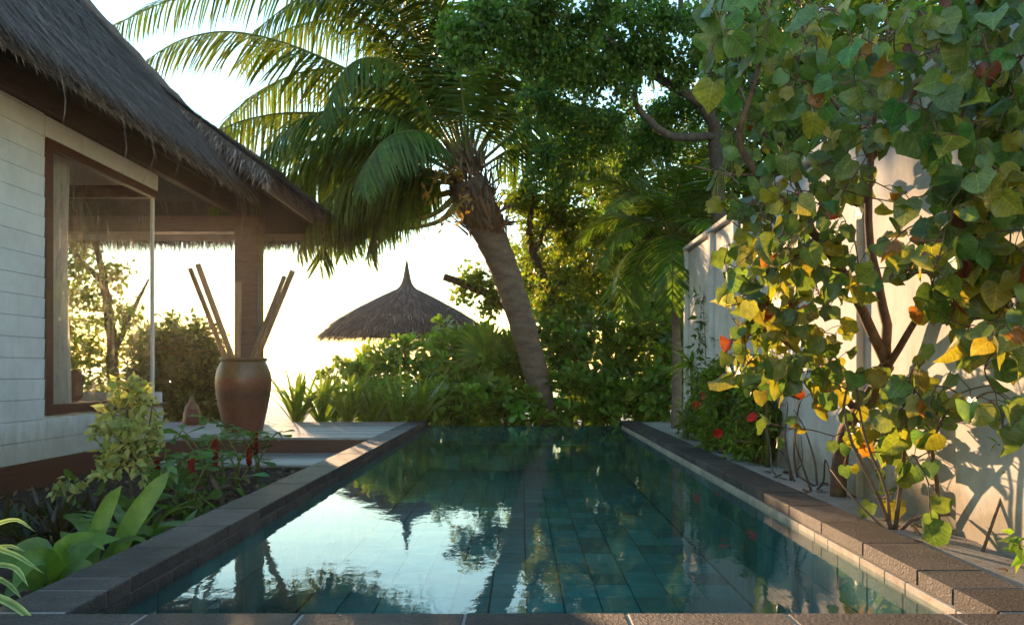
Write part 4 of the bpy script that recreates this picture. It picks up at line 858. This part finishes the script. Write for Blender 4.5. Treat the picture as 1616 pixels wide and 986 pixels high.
for pts, w_, c in [([(95, 930, 4.5), (92, 890, 4.5), (105, 860, 4.5), (140, 850, 4.45), (165, 868, 4.35)], .055, G1), ([(80, 930, 4.5), (70, 880, 4.5), (60, 862, 4.5), (35, 868, 4.45), (15, 890, 4.4)], .055, G2), ([(90, 930, 4.45), (105, 905, 4.35), (125, 893, 4.25), (150, 905, 4.15)], .055, G2),
                   ([(80, 930, 4.45), (85, 905, 4.35), (70, 880, 4.25), (40, 890, 4.15), (20, 935, 4.05)], .06, G1), ([(100, 925, 4.5), (120, 880, 4.6), (150, 855, 4.7), (190, 850, 4.75)], .05, G1), ([(70, 930, 4.5), (50, 905, 4.45), (20, 880, 4.4), (-20, 885, 4.3)], .05, G1), ([(75, 930, 4.5), (55, 925, 4.3), (30, 925, 4.15), (5, 945, 4.0)], .05, G2), ([(105, 925, 4.55), (115, 885, 4.6), (112, 855, 4.7), (95, 838, 4.8)], .05, G2)]: px_leaf(l2, pts, w_, c)
l3 = thing('striped_lily', 'thin striped spider lily at the lower left corner of the picture', 'plant', P(-70, 960, 3.9))
for pts, w_ in [([(-70, 960, 3.9), (-30, 900, 3.7), (20, 895, 3.6), (45, 925, 3.5)], .016), ([(-70, 960, 3.9), (-40, 870, 3.9), (15, 872, 3.8), (70, 905, 3.7)], .016), ([(-90, 960, 3.6), (-50, 935, 3.4), (0, 945, 3.2), (35, 965, 3.1), (60, 992, 3.0)], .020), ([(-70, 960, 3.9), (-30, 880, 4.0), (10, 862, 4.0), (40, 870, 3.95)], .014), ([(-70, 960, 3.9), (-20, 915, 3.7), (10, 920, 3.6), (35, 945, 3.5)], .014), ([(-60, 960, 3.95), (-30, 850, 4.1), (20, 820, 4.2), (55, 838, 4.2)], .013)]: px_leaf(l3, pts, w_, (.10, .15, .05), fold=.3, c2=(.42, .45, .30))
sp = strap_plant('crinum_lily', 'dense low lily clump between the dark leaves and the kerb', P(215, 862, 5.6), 16, .55, .040, (35, 80), (40, 120), (.06, .115, .04))
for i, (px, py, Y, lab) in enumerate([(15, 850, 5.9, 'farthest left, under the plinth'), (60, 838, 6.2, 'second from the left under the plinth'), (105, 842, 6.0, 'third from the left under the plinth'), (145, 835, 6.3, 'right of the others near the pale shrub'), (35, 872, 5.6, 'nearest the lilies at the left edge'), (85, 870, 5.6, 'in the middle just behind the folded lily leaves')]):
    strap_plant('oyster_plant', 'dark purple-green rosette plant with pointed leaves, ' + lab, (P(px, 0, Y)[0], Y, -.16), 26, .30, .022, (10, 85), (0, 50), (.030, .022, .020) if i % 2 else (.028, .034, .022), group='dark rosette plants under the plinth', fold=.5)
# pale variegated shrub with single leaves
LM = make_mesh('leaf', LEAF[0] * (1, 1, 1), [LEAF[1]]); M['leaf_obj'] = leafmat('leaf_obj', .4, .45, objcol=True)
def leaf_objs(parent, me, m, pos, d, u, L, W, c, name='leaf'):
    n = nrm(u - (u * d).sum(-1, keepdims=True) * d); sd = np.cross(d, n)
    if len(me.materials) == 0: me.materials.append(m)
    off = Vector((0, 0, 0)); p = parent
    while p is not None: off += p.location; p = p.parent
    for i in range(len(pos)):
        o = bpy.data.objects.new(name, me); col.objects.link(o); o.parent = parent
        A = np.eye(4); A[:3, 0] = sd[i] * W[i]; A[:3, 1] = d[i] * L[i]; A[:3, 2] = n[i] * L[i]; A[:3, 3] = pos[i] - np.array(off)
        o.matrix_local = Matrix(A.tolist()); o.color = (*c[i], 1)
vs_ = thing('variegated_shrub', 'pale variegated shrub with thin dark stems against the villa wall', 'shrub', (P(208, 0, 7.0)[0], 7.0, -.16)); s = Skel()
s.limb([(P(208, 0, 7.0)[0], 7.0, -.2), P(206, 740, 7.0), P(204, 690, 7.0), P(200, 640, 7.0)], .022, .008); s.limb([P(206, 750, 7.0), P(190, 700, 7.1), P(175, 660, 7.1)], .012, .006); s.limb([P(207, 770, 7.0), P(160, 752, 6.8), P(110, 765, 6.6)], .010, .005); s.limb([P(206, 740, 7), P(232, 690, 6.9), P(240, 640, 6.9)], .012, .006)
s.grow(px_ell([(203, 640, 7, 42, 50), (185, 690, 7, 40, 35), (225, 690, 7, 38, 40), (170, 735, 6.9, 28, 22), (105, 770, 6.6, 32, 16), (215, 615, 7, 25, 22), (235, 740, 7, 25, 20)], 70), .008, .0025)
s.build(vs_, M['bark'], 'stem'); pos = []; dr = []
for c in s.tips:
    for k in range(4): f = rng.uniform(.3, 1); i = min(4, int(f * 5)); pos.append(c[i] + rng.normal(0, .025, 3)); dr.append(c[-1] - c[0])
sel = rng.permutation(len(pos)); pos = np.array(pos)[sel]; n = len(pos); d = nrm(nrm(np.array(dr)[sel]) * .5 + rng.normal(0, .7, (n, 3)) + (0, 0, -.1)); s_ = rng.uniform(.7, 1.15, n)
vu = rng.normal(0, .6, (n, 3)) + (0.2, -.3, .8); vc = tint((.23, .235, .165), n, .4, .1)
leaf_objs(vs_, LM, M['leaf_obj'], pos[:300], d[:300], vu[:300], .105 * s_[:300], .056 * s_[:300], vc[:300])
b = MB(); b.leaves(LEAF, pos[300:], d[300:], vu[300:], .105 * s_[300:], .056 * s_[300:], vc[300:]); obj('foliage', b, M['leaf'], vs_, kind='stuff')
# red-spiked gingers
k = 0
for (px, Y, ht, lab) in [(322, 7.7, .52, 'left of the pair below the jar'), (372, 8.2, .60, 'right of the pair below the jar'), (405, 8.5, .62, 'closest to the kerb below the step'), (262, 7.2, .40, 'nearest the pale shrub'), (300, 6.9, .36, 'in front, half behind the kerb'), (345, 7.6, .40, 'between the two tall ones')]:
    bx_ = np.array([P(px, 0, Y)[0], Y, -.16]); t = thing('spiral_ginger', 'ginger plant with round leaves and red flower spikes, ' + lab, 'plant', bx_, 'red-spiked gingers beside the left kerb')
    for j in range(3):
        az = rng.uniform(0, 6.28); h = ht * rng.uniform(.8, 1.15); top = bx_ + np.array([math.cos(az) * .22, math.sin(az) * .16, h]); c = bez([bx_, bx_ + (0, 0, h * .5) + rng.normal(0, .03, 3), top + (0, 0, .04), top + (math.cos(az) * .08, math.sin(az) * .08, 0)], 12)
        b = MB(); b.tube(c, np.linspace(.012, .006, 12), 6, c=(.10, .12, .05)); obj('stem', b, M['strap_leaf'], t)
        nL = 9; ii = np.linspace(4, 11, nL).astype(int); p = c[ii]; a = np.arange(nL) * 1.1 + az; d = nrm(np.stack([np.cos(a), np.sin(a), rng.uniform(-.35, .35, nL)], -1)); sz = rng.uniform(.8, 1.2, nL)
        leaf_objs(t, bpy.data.meshes.get('ginger_leaf') or make_mesh('ginger_leaf', OBOV[0] * (1, 1, 1), [OBOV[1]]), M['leaf_obj'], p, d, np.array([0, 0, 1.0]) + rng.normal(0, .25, (nL, 3)), .19 * sz, .085 * sz, tint((.055, .115, .045), nL, .3))
    for j in range(1):
        q = bx_ + np.array([rng.uniform(-.16, .16), rng.uniform(-.15, .1), ht * rng.uniform(.35, .7)]); b = MB(); b.tube([bx_, q], .008, 6, c=(.12, .12, .05)); obj('stem', b, M['strap_leaf'], t)
        b = MB(); m_ = 40; f = np.linspace(0, 1, m_); a = np.arange(m_) * 2.4; er = np.stack([np.cos(a), np.sin(a), 0 * a], -1); b.tube([q, q + (0, 0, .2)], .018, 8, c=(.15, .014, .014))
        b.leaves(OBOV, q + np.array([0, 0, 1]) * (f * .2)[:, None] + er * .012, er * .35 + np.array([0, 0, 1]), er, np.full(m_, .045), np.full(m_, .04), tint((.20, .016, .016), m_, .3)); obj('flower_spike', b, M['petal'], t)
bg, s = bush('bed_shrub', 'dark green low shrub filling the bed between pale shrub and gingers', [(265, 790, 6.6, 50, 40), (225, 810, 6.4, 40, 30), (300, 820, 6.4, 35, 22)], 22, None, None, 4, floor=-.16)
obj('foliage', foliage(s.tips, 5, .05, OBOV, .15, .07, (.045, .09, .035)), M['glossy_leaf'], bg, kind='stuff')

for (lab, ell, L, W, cl) in [('under the gingers along the left kerb', [(325, 805, 7.0, 48, 20), (375, 783, 7.6, 42, 14)], .16, .08, (.05, .10, .04)), ('between the dark rosettes and the pale shrub', [(175, 815, 6.6, 45, 26), (120, 820, 6.8, 35, 18)], .14, .06, (.06, .10, .04))]:
    t, s = bush('bed_shrub', 'low leafy ground shrub ' + lab, ell, 40, None, None, 4, floor=-.16)
    obj('foliage', foliage(s.tips, 7, .06, OBOV, L, W, cl), M['glossy_leaf'], t, kind='stuff')
b = MB(); n = 1500; p = np.stack([rng.uniform(-5, -2.15, n), rng.uniform(3.2, 11, n), np.full(n, -.135)], -1); b.leaves(LEAF, p, nrm(rng.normal(0, 1, (n, 3)) * (1, 1, .2)), rng.normal(0, .35, (n, 3)) + (0, 0, 1), rng.uniform(.05, .12, n), rng.uniform(.025, .05, n), np.array([(.16, .09, .05), (.10, .06, .035), (.22, .15, .08), (.07, .08, .03)])[rng.integers(0, 4, n)])
obj('leaf_litter', b, M['thatch'], kind='stuff'); tag(bpy.data.objects['leaf_litter'], 'dry brown leaf litter over the soil of the left bed', 'litter')
# ---------------------------------------------------------------- right bed: big-leaved tree and companions
SG = .085
bl = thing('big_leaved_tree', 'spreading tree with large heart-shaped green, yellow and orange leaves before the white wall', 'tree', (P(1322, 0, 6.2)[0], 6.2, SG))
s = Skel()
def L_(pts, r0, r1): s.limb([P(*q) for q in pts], r0 * .8, r1 * .85, 10)
L_([(1322, 792, 6.2), (1330, 700, 6.1), (1352, 650, 5.9), (1388, 605, 5.6), (1399, 575, 5.5)], .078, .06)
L_([(1399, 575, 5.5), (1375, 520, 5.4), (1330, 430, 5.3), (1285, 370, 5.2), (1240, 320, 5.1), (1195, 275, 5.0), (1165, 222, 4.9), (1185, 150, 4.8), (1207, 60, 4.8), (1215, -30, 4.8)], .048, .010)
L_([(1285, 370, 5.2), (1262, 300, 5.3), (1228, 240, 5.4), (1185, 180, 5.5), (1150, 90, 5.6)], .022, .008)
L_([(1399, 575, 5.5), (1395, 500, 5.4), (1384, 440, 5.45), (1372, 370, 5.5), (1373, 250, 5.5)], .045, .030)
L_([(1373, 252, 5.5), (1420, 190, 5.4), (1455, 120, 5.2), (1500, 30, 5.0), (1540, -60, 4.8)], .028, .010)
L_([(1373, 252, 5.5), (1345, 200, 5.6), (1292, 120, 5.6), (1262, 20, 5.5), (1270, -50, 5.4)], .024, .009)
L_([(1373, 262, 5.5), (1385, 150, 5.3), (1400, 50, 5.1), (1390, -50, 5)], .02, .008)
L_([(1399, 580, 5.5), (1440, 515, 5.2), (1475, 470, 5.0), (1535, 452, 4.7), (1625, 438, 4.4)], .034, .010)
L_([(1475, 470, 5.0), (1520, 380, 4.8), (1570, 280, 4.6), (1600, 160, 4.5), (1640, 60, 4.4)], .02, .008)
L_([(1352, 650, 5.9), (1290, 580, 5.8), (1240, 540, 5.7), (1195, 505, 5.6)], .036, .012)
L_([(1195, 275, 5.0), (1150, 276, 4.9), (1095, 262, 4.85)], .012, .006)
L_([(1330, 430, 5.3), (1270, 410, 5.2), (1215, 380, 5.1)], .014, .006)
L_([(1420, 190, 5.4), (1360, 225, 5.1), (1290, 262, 4.9)], .012, .006)
z0 = 838
L_([(1408, z0, 4.86), (1385, 780, 4.9), (1345, 700, 5.0), (1332, 640, 5.1), (1345, 590, 5.3)], .016, .008)
L_([(1412, z0, 4.86), (1424, 740, 4.8), (1432, 660, 4.75), (1445, 610, 4.7)], .018, .008)
L_([(1480, z0 - 6, 4.85), (1478, 760, 4.75), (1470, 700, 4.65), (1500, 640, 4.5)], .020, .008)
L_([(1405, z0, 4.86), (1398, 770, 4.95), (1365, 690, 5.1), (1352, 610, 5.3)], .013, .007)
L_([(1400, z0, 4.86), (1350, 790, 5.0), (1310, 740, 5.3)], .010, .005)
L_([(1420, z0 - 2, 4.86), (1450, 815, 4.8), (1500, 812, 4.7)], .016, .010)
REG = [(1110, 1330, -20, 130, 44), (1330, 1630, -20, 105, 46), (1130, 1400, 120, 310, 50), (1400, 1616, 100, 230, 16), (1480, 1630, 170, 430, 52), (1165, 1370, 290, 470, 70), (1395, 1630, 290, 460, 44), (1155, 1320, 430, 600, 44), (1440, 1630, 450, 570, 24), (1290, 1480, 565, 720, 34), (1430, 1600, 600, 700, 12), (1310, 1500, 680, 800, 8), (1140, 1260, 320, 620, 32), (1180, 1330, 560, 680, 14)]
tg = []; hot = []
for (x0, x1, y0, y1, n) in REG:
    for k in range(int(n * (1.25 if y1 < 320 else .95))):
        x = rng.uniform(x0, x1); ym = min(5.85, 2.50 * F / (x - VX)); tg.append(P(x, rng.uniform(y0, y1), rng.uniform(max(3.5, ym - (1.5 if y1 < 500 else .7)), ym)))
tg = np.array(tg); tg = tg[tg[:, 0] < 2.54]
s.grow(tg, .012, .0035, .05, 6)
pos = []; dr = []
for c in s.tips:
    for k in range(rng.integers(2, 4)):
        i = rng.integers(3, 6); q = c[i]; a = nrm(rng.normal(0, 1, 3) + (-.3, -.2, .1)); e = q + a * rng.uniform(.05, .13); e[0] = min(e[0], 2.54)
        s.b.tube([q, (q + e) / 2 + (0, 0, .01), e], .0028, 4, cap=False); pos.append(e); dr.append(a)
s.build(bl, M['tan_bark'])
pos = np.array(pos); dr = np.array(dr); n = len(pos)
d = nrm(dr * .55 + rng.normal(0, .35, (n, 3)) + (0, 0, -.75)); u = nrm(rng.normal(0, .55, (n, 3)) + (-.45, -.55, .45))
L = rng.uniform(.062, .135, n) * np.where(rng.random(n) < .12, 1.35, 1.0); W = L * rng.uniform(.9, 1.1, n)
kind = rng.random(n); px_y = VY - (pos[:, 2] - CZ) * F / pos[:, 1]; yel = np.where((px_y > 250) & (px_y < 640), .38, .18)  # yellow of sunlit leaves is put into their colour, more at middle heights
C = tint((.090, .150, .066), n, .35, .15)
pick = kind < yel; C[pick] = tint((.19, .195, .045), n, .3, .12)[pick]
pick = (kind > .91) & (kind < .935); C[pick] = tint((.26, .11, .03), n, .3, .1)[pick]
pick = kind >= .975; C[pick] = tint((.17, .040, .024), n, .3, .1)[pick]
pick = (kind > .80) & (kind < .815); C[pick] = tint((.42, .36, .24), n, .2, .1)[pick]
L = np.where(C[:, 0] > C[:, 1] * 1.3, np.minimum(L, .085), L); W = np.minimum(W, L * 1.1)
order = np.argsort(-L / np.maximum(pos[:, 1], 1)); inv = (px_y[order] > -20); order = np.concatenate([order[inv], order[~inv]])
# three curled variants of the leaf, shared
HM = []
for cu, tw in ((0.1, 0.1), (.8, .25), (-.6, -.3), (1.5, .5), (.4, -.5), (-.9, .4)):
    v = np.array(HEART[0]); v[:, 2] += cu * v[:, 0] ** 2 * 1.2 - .25 * abs(cu) * v[:, 1] ** 2; v[:, 2] += tw * v[:, 0] * v[:, 1]; v[:, 2] += .035 * np.sin(v[:, 0] * 17 + v[:, 1] * 11 + cu * 9); v[:, 0] *= 1 + .12 * np.sin(v[:, 1] * 7 + cu * 5); v[:, 1] += .05 * np.sin(v[:, 0] * 9 + tw * 11)
    HM.append(make_mesh('heart_leaf', v, [HEART[1]], smooth=True))
big = order[:300]
for q in range(6): ii = big[q::6]; leaf_objs(bl, HM[q], M['big_leaf'], pos[ii], d[ii], u[ii], L[ii], W[ii], C[ii])
b = MB(); ii = order[300:]
for q in range(6):
    me_v = np.array([v.co for v in HM[q].vertices]); jj = ii[q::6]; b.leaves((me_v, HEART[1]), pos[jj], d[jj], u[jj], L[jj], W[jj], C[jj])
obj('foliage', b, M['big_leaf_tint'], bl, kind='stuff', smooth=True)
# flowering bushes along the sand
def flower(parent, p, colr=(.55, .02, .025)):
    b = MB(); m_ = 7; a = np.arange(m_) * 6.283 / m_; ax = nrm(rng.normal(0, .4, 3) + (-.3, -.7, .3)); s1 = nrm(np.cross(ax, (0, 0, 1))); s2 = np.cross(s1, ax)
    rd = s1 * np.cos(a)[:, None] + s2 * np.sin(a)[:, None]; b.leaves(OBOV, np.repeat(p[None], m_, 0), rd + ax * .5, np.repeat(ax[None], m_, 0), np.full(m_, .065), np.full(m_, .05), tint(colr, m_, .2)); obj('flower', b, M['petal'], parent)
for (lab, ell, fl, per) in [('farthest along the right kerb, by the slender palm', [(1120, 640, 10.8, 36, 62), (1100, 670, 11.2, 26, 36)], [(1112, 624), (1100, 640)], 100),
                       ('midway along the sand strip', [(1160, 655, 9.6, 50, 72), (1150, 605, 9.8, 40, 45), (1140, 700, 9.7, 30, 30)], [(1133, 683), (1142, 600)], 100),
                       ('nearest the big-leaved tree', [(1205, 660, 8.4, 44, 72), (1210, 605, 8.5, 34, 40), (1190, 705, 8.6, 36, 36)], [(1188, 660)], 100)]:
    t, s_ = bush('flowering_bush', 'narrow-leaved bush with red flowers ' + lab, ell, per, None, None, 6, 'tan_bark', SG, 'bush', 'flowering bushes along the right kerb')
    obj('foliage', foliage(s_.tips, 24, .06, LEAF, .095, .026, (.10, .14, .042), v=.45, frac=.2), M['leaf'], t, kind='stuff')
    for (fx, fy) in fl: flower(t, P(fx, fy, ell[0][2] - .38))
t, s_ = bush('citrus_shrub', 'shrub with glossy pointed leaves against the white wall above the flowering bushes', [(1135, 540, 11.2, 45, 50), (1120, 500, 11.4, 30, 36), (1165, 570, 10.8, 26, 40)], 20, None, None, 4, 'bark', SG)
obj('foliage', foliage(s_.tips, 14, .07, LEAF, .14, .055, (.045, .085, .028)), M['glossy_leaf'], t, kind='stuff')
dc = P(1091, 572, 12.2); dt = thing('dracaena', 'spiky yellow-green dracaena rosette beside the slender palm stem', 'plant', (dc[0], dc[1], SG))
b = MB(); b.tube(bez([(dc[0] + .05, dc[1], SG - .03), (dc[0] + .02, dc[1], .6), dc], 10), .022, 8); obj('stem', b, M['tan_bark'], dt)
for k in range(58):
    v = nrm(rng.standard_normal(3) + (0, -.1, .15)); l = rng.uniform(.32, .5); b = MB(); b.blade([dc, dc + v * l * .5, dc + v * l + (0, 0, -.05)], [.012, .016, .001], rng.normal(0, 1, 3), .3, tint((.17, .20, .05), 1, .3)[0]); obj('leaf', b, M['strap_leaf'], dt)
bn = thing('banana_plant', 'young banana plant with upright yellow-lit leaves close to the white wall', 'plant', (P(1212, 0, 8.0)[0], 8.0, SG))
b = MB(); b.tube(bez([(P(1212, 0, 8.0)[0], 8.0, SG - .03), P(1210, 640, 8.0), P(1208, 560, 8.0)], 10), [.032] * 5 + [.022] * 5, 10, c=(.09, .09, .04)); obj('stem', b, M['strap_leaf'], bn)
for pts, w_, c in [([(1208, 565, 8), (1212, 500, 8), (1222, 450, 7.95), (1236, 415, 7.9)], .13, (.22, .23, .035)), ([(1206, 560, 8), (1196, 500, 8), (1186, 450, 8), (1178, 420, 8)], .09, (.09, .14, .035)), ([(1208, 570, 8), (1195, 590, 7.9), (1192, 560, 7.85), (1186, 530, 7.8)], .07, (.07, .13, .035)), ([(1210, 560, 8), (1225, 520, 8.1), (1250, 510, 8.2), (1270, 545, 8.2)], .08, (.10, .15, .035))]: px_leaf(bn, pts, w_, c, 'strap_leaf', .2, None, (.25, .85, 1, .75, .05))  # sunlit yellow of the first leaf is put into its colour
# young shoots at the right edge
for (nm, lab, tip, Y, n) in [('seedling', 'small light-green seedling hanging at the right edge against the wall', [(1655, 730), (1610, 700), (1575, 702)], 4.3, 14), ('seedling', 'leafy seedling on the sand at the lower right corner', [(1640, 905), (1612, 870), (1606, 850)], 3.75, 18)]:
    root = P(tip[0][0], tip[0][1], Y); root[2] = SG; root[0] = min(root[0], 2.5); t = thing(nm, lab, 'plant', root); b = MB(); c = bez([root - (0, 0, .02), (root + P(*tip[1], Y)) / 2 + (.02, 0, .05), P(*tip[1], Y), P(*tip[2], Y)], 14); b.tube(c, np.linspace(.009, .003, 14), 6); obj('stem', b, M['tan_bark'], t)
    ii = rng.integers(6, 14, n); dd = nrm(rng.normal(0, .7, (n, 3)) + (-.4, -.1, -.1)); sz = rng.uniform(.7, 1.1, n)
    leaf_objs(t, LM, M['leaf_obj'], c[ii] + rng.normal(0, .012, (n, 3)), dd, rng.normal(0, .4, (n, 3)) + (-.3, -.4, .8), .10 * sz, .042 * sz, tint((.13, .19, .05), n, .3))
# woody vine roots and litter on the sand
vt = thing('woody_vine', 'tangle of bare grey vine stems at the foot of the big-leaved tree', 'vine', (2.45, 7.0, SG)); b = MB()
for k in range(9):
    y = rng.uniform(6.3, 7.4); p0 = np.array([rng.uniform(2.35, 2.55), y, SG - .01]); q = p0 + (rng.uniform(-.2, .02), rng.uniform(-.35, .35), rng.uniform(.2, .7)); e = q + (rng.uniform(-.1, .05), rng.uniform(-.4, .4), rng.uniform(-.2, .25)); e[0] = min(e[0], 2.56); b.tube(bez([p0, (p0 + q) / 2 + rng.normal(0, .05, 3), q, e], 12), np.linspace(.010, .004, 12), 6)
obj('stems', b, M['grey_bark'], vt)
FL = make_mesh('dry_leaf', HEART[0] * (1, 1, 1.6), [HEART[1]], smooth=True); FL.materials.append(M['dry_leaf'])
for k in range(14):
    y = rng.choice([rng.uniform(4.4, 5.3), rng.uniform(3.6, 8)]); put('fallen_leaf', FL, None, (rng.uniform(2.24, 2.56), y, SG + .016), None, (rng.normal(0, .3), rng.normal(0, .3), rng.uniform(0, 6.28)), [rng.uniform(.05, .10)] * 3)
    tag(bpy.context.scene.collection.objects[-1], 'small dry brown leaf lying on the sand strip by the wall', 'leaf', 'dry leaves on the sand')
# ---------------------------------------------------------------- thin sea haze, warmed and added for glow towards the sun
hm = bpy.data.materials.new('glow_haze'); hm.use_nodes = True; hn = hm.node_tree; hn.nodes.clear()
ho = hn.nodes.new('ShaderNodeOutputMaterial'); hv = hn.nodes.new('ShaderNodeVolumePrincipled')
hv.inputs['Color'].default_value = (.96, .90, .82, 1); hv.inputs['Density'].default_value = 0.00022; hv.inputs['Anisotropy'].default_value = 0.78
hn.links.new(hv.outputs[0], ho.inputs['Volume'])
b = MB(); b.box((-9000, -40, -2.6), (9000, 9000, 11.0)); obj('haze', b, hm, kind='stuff')
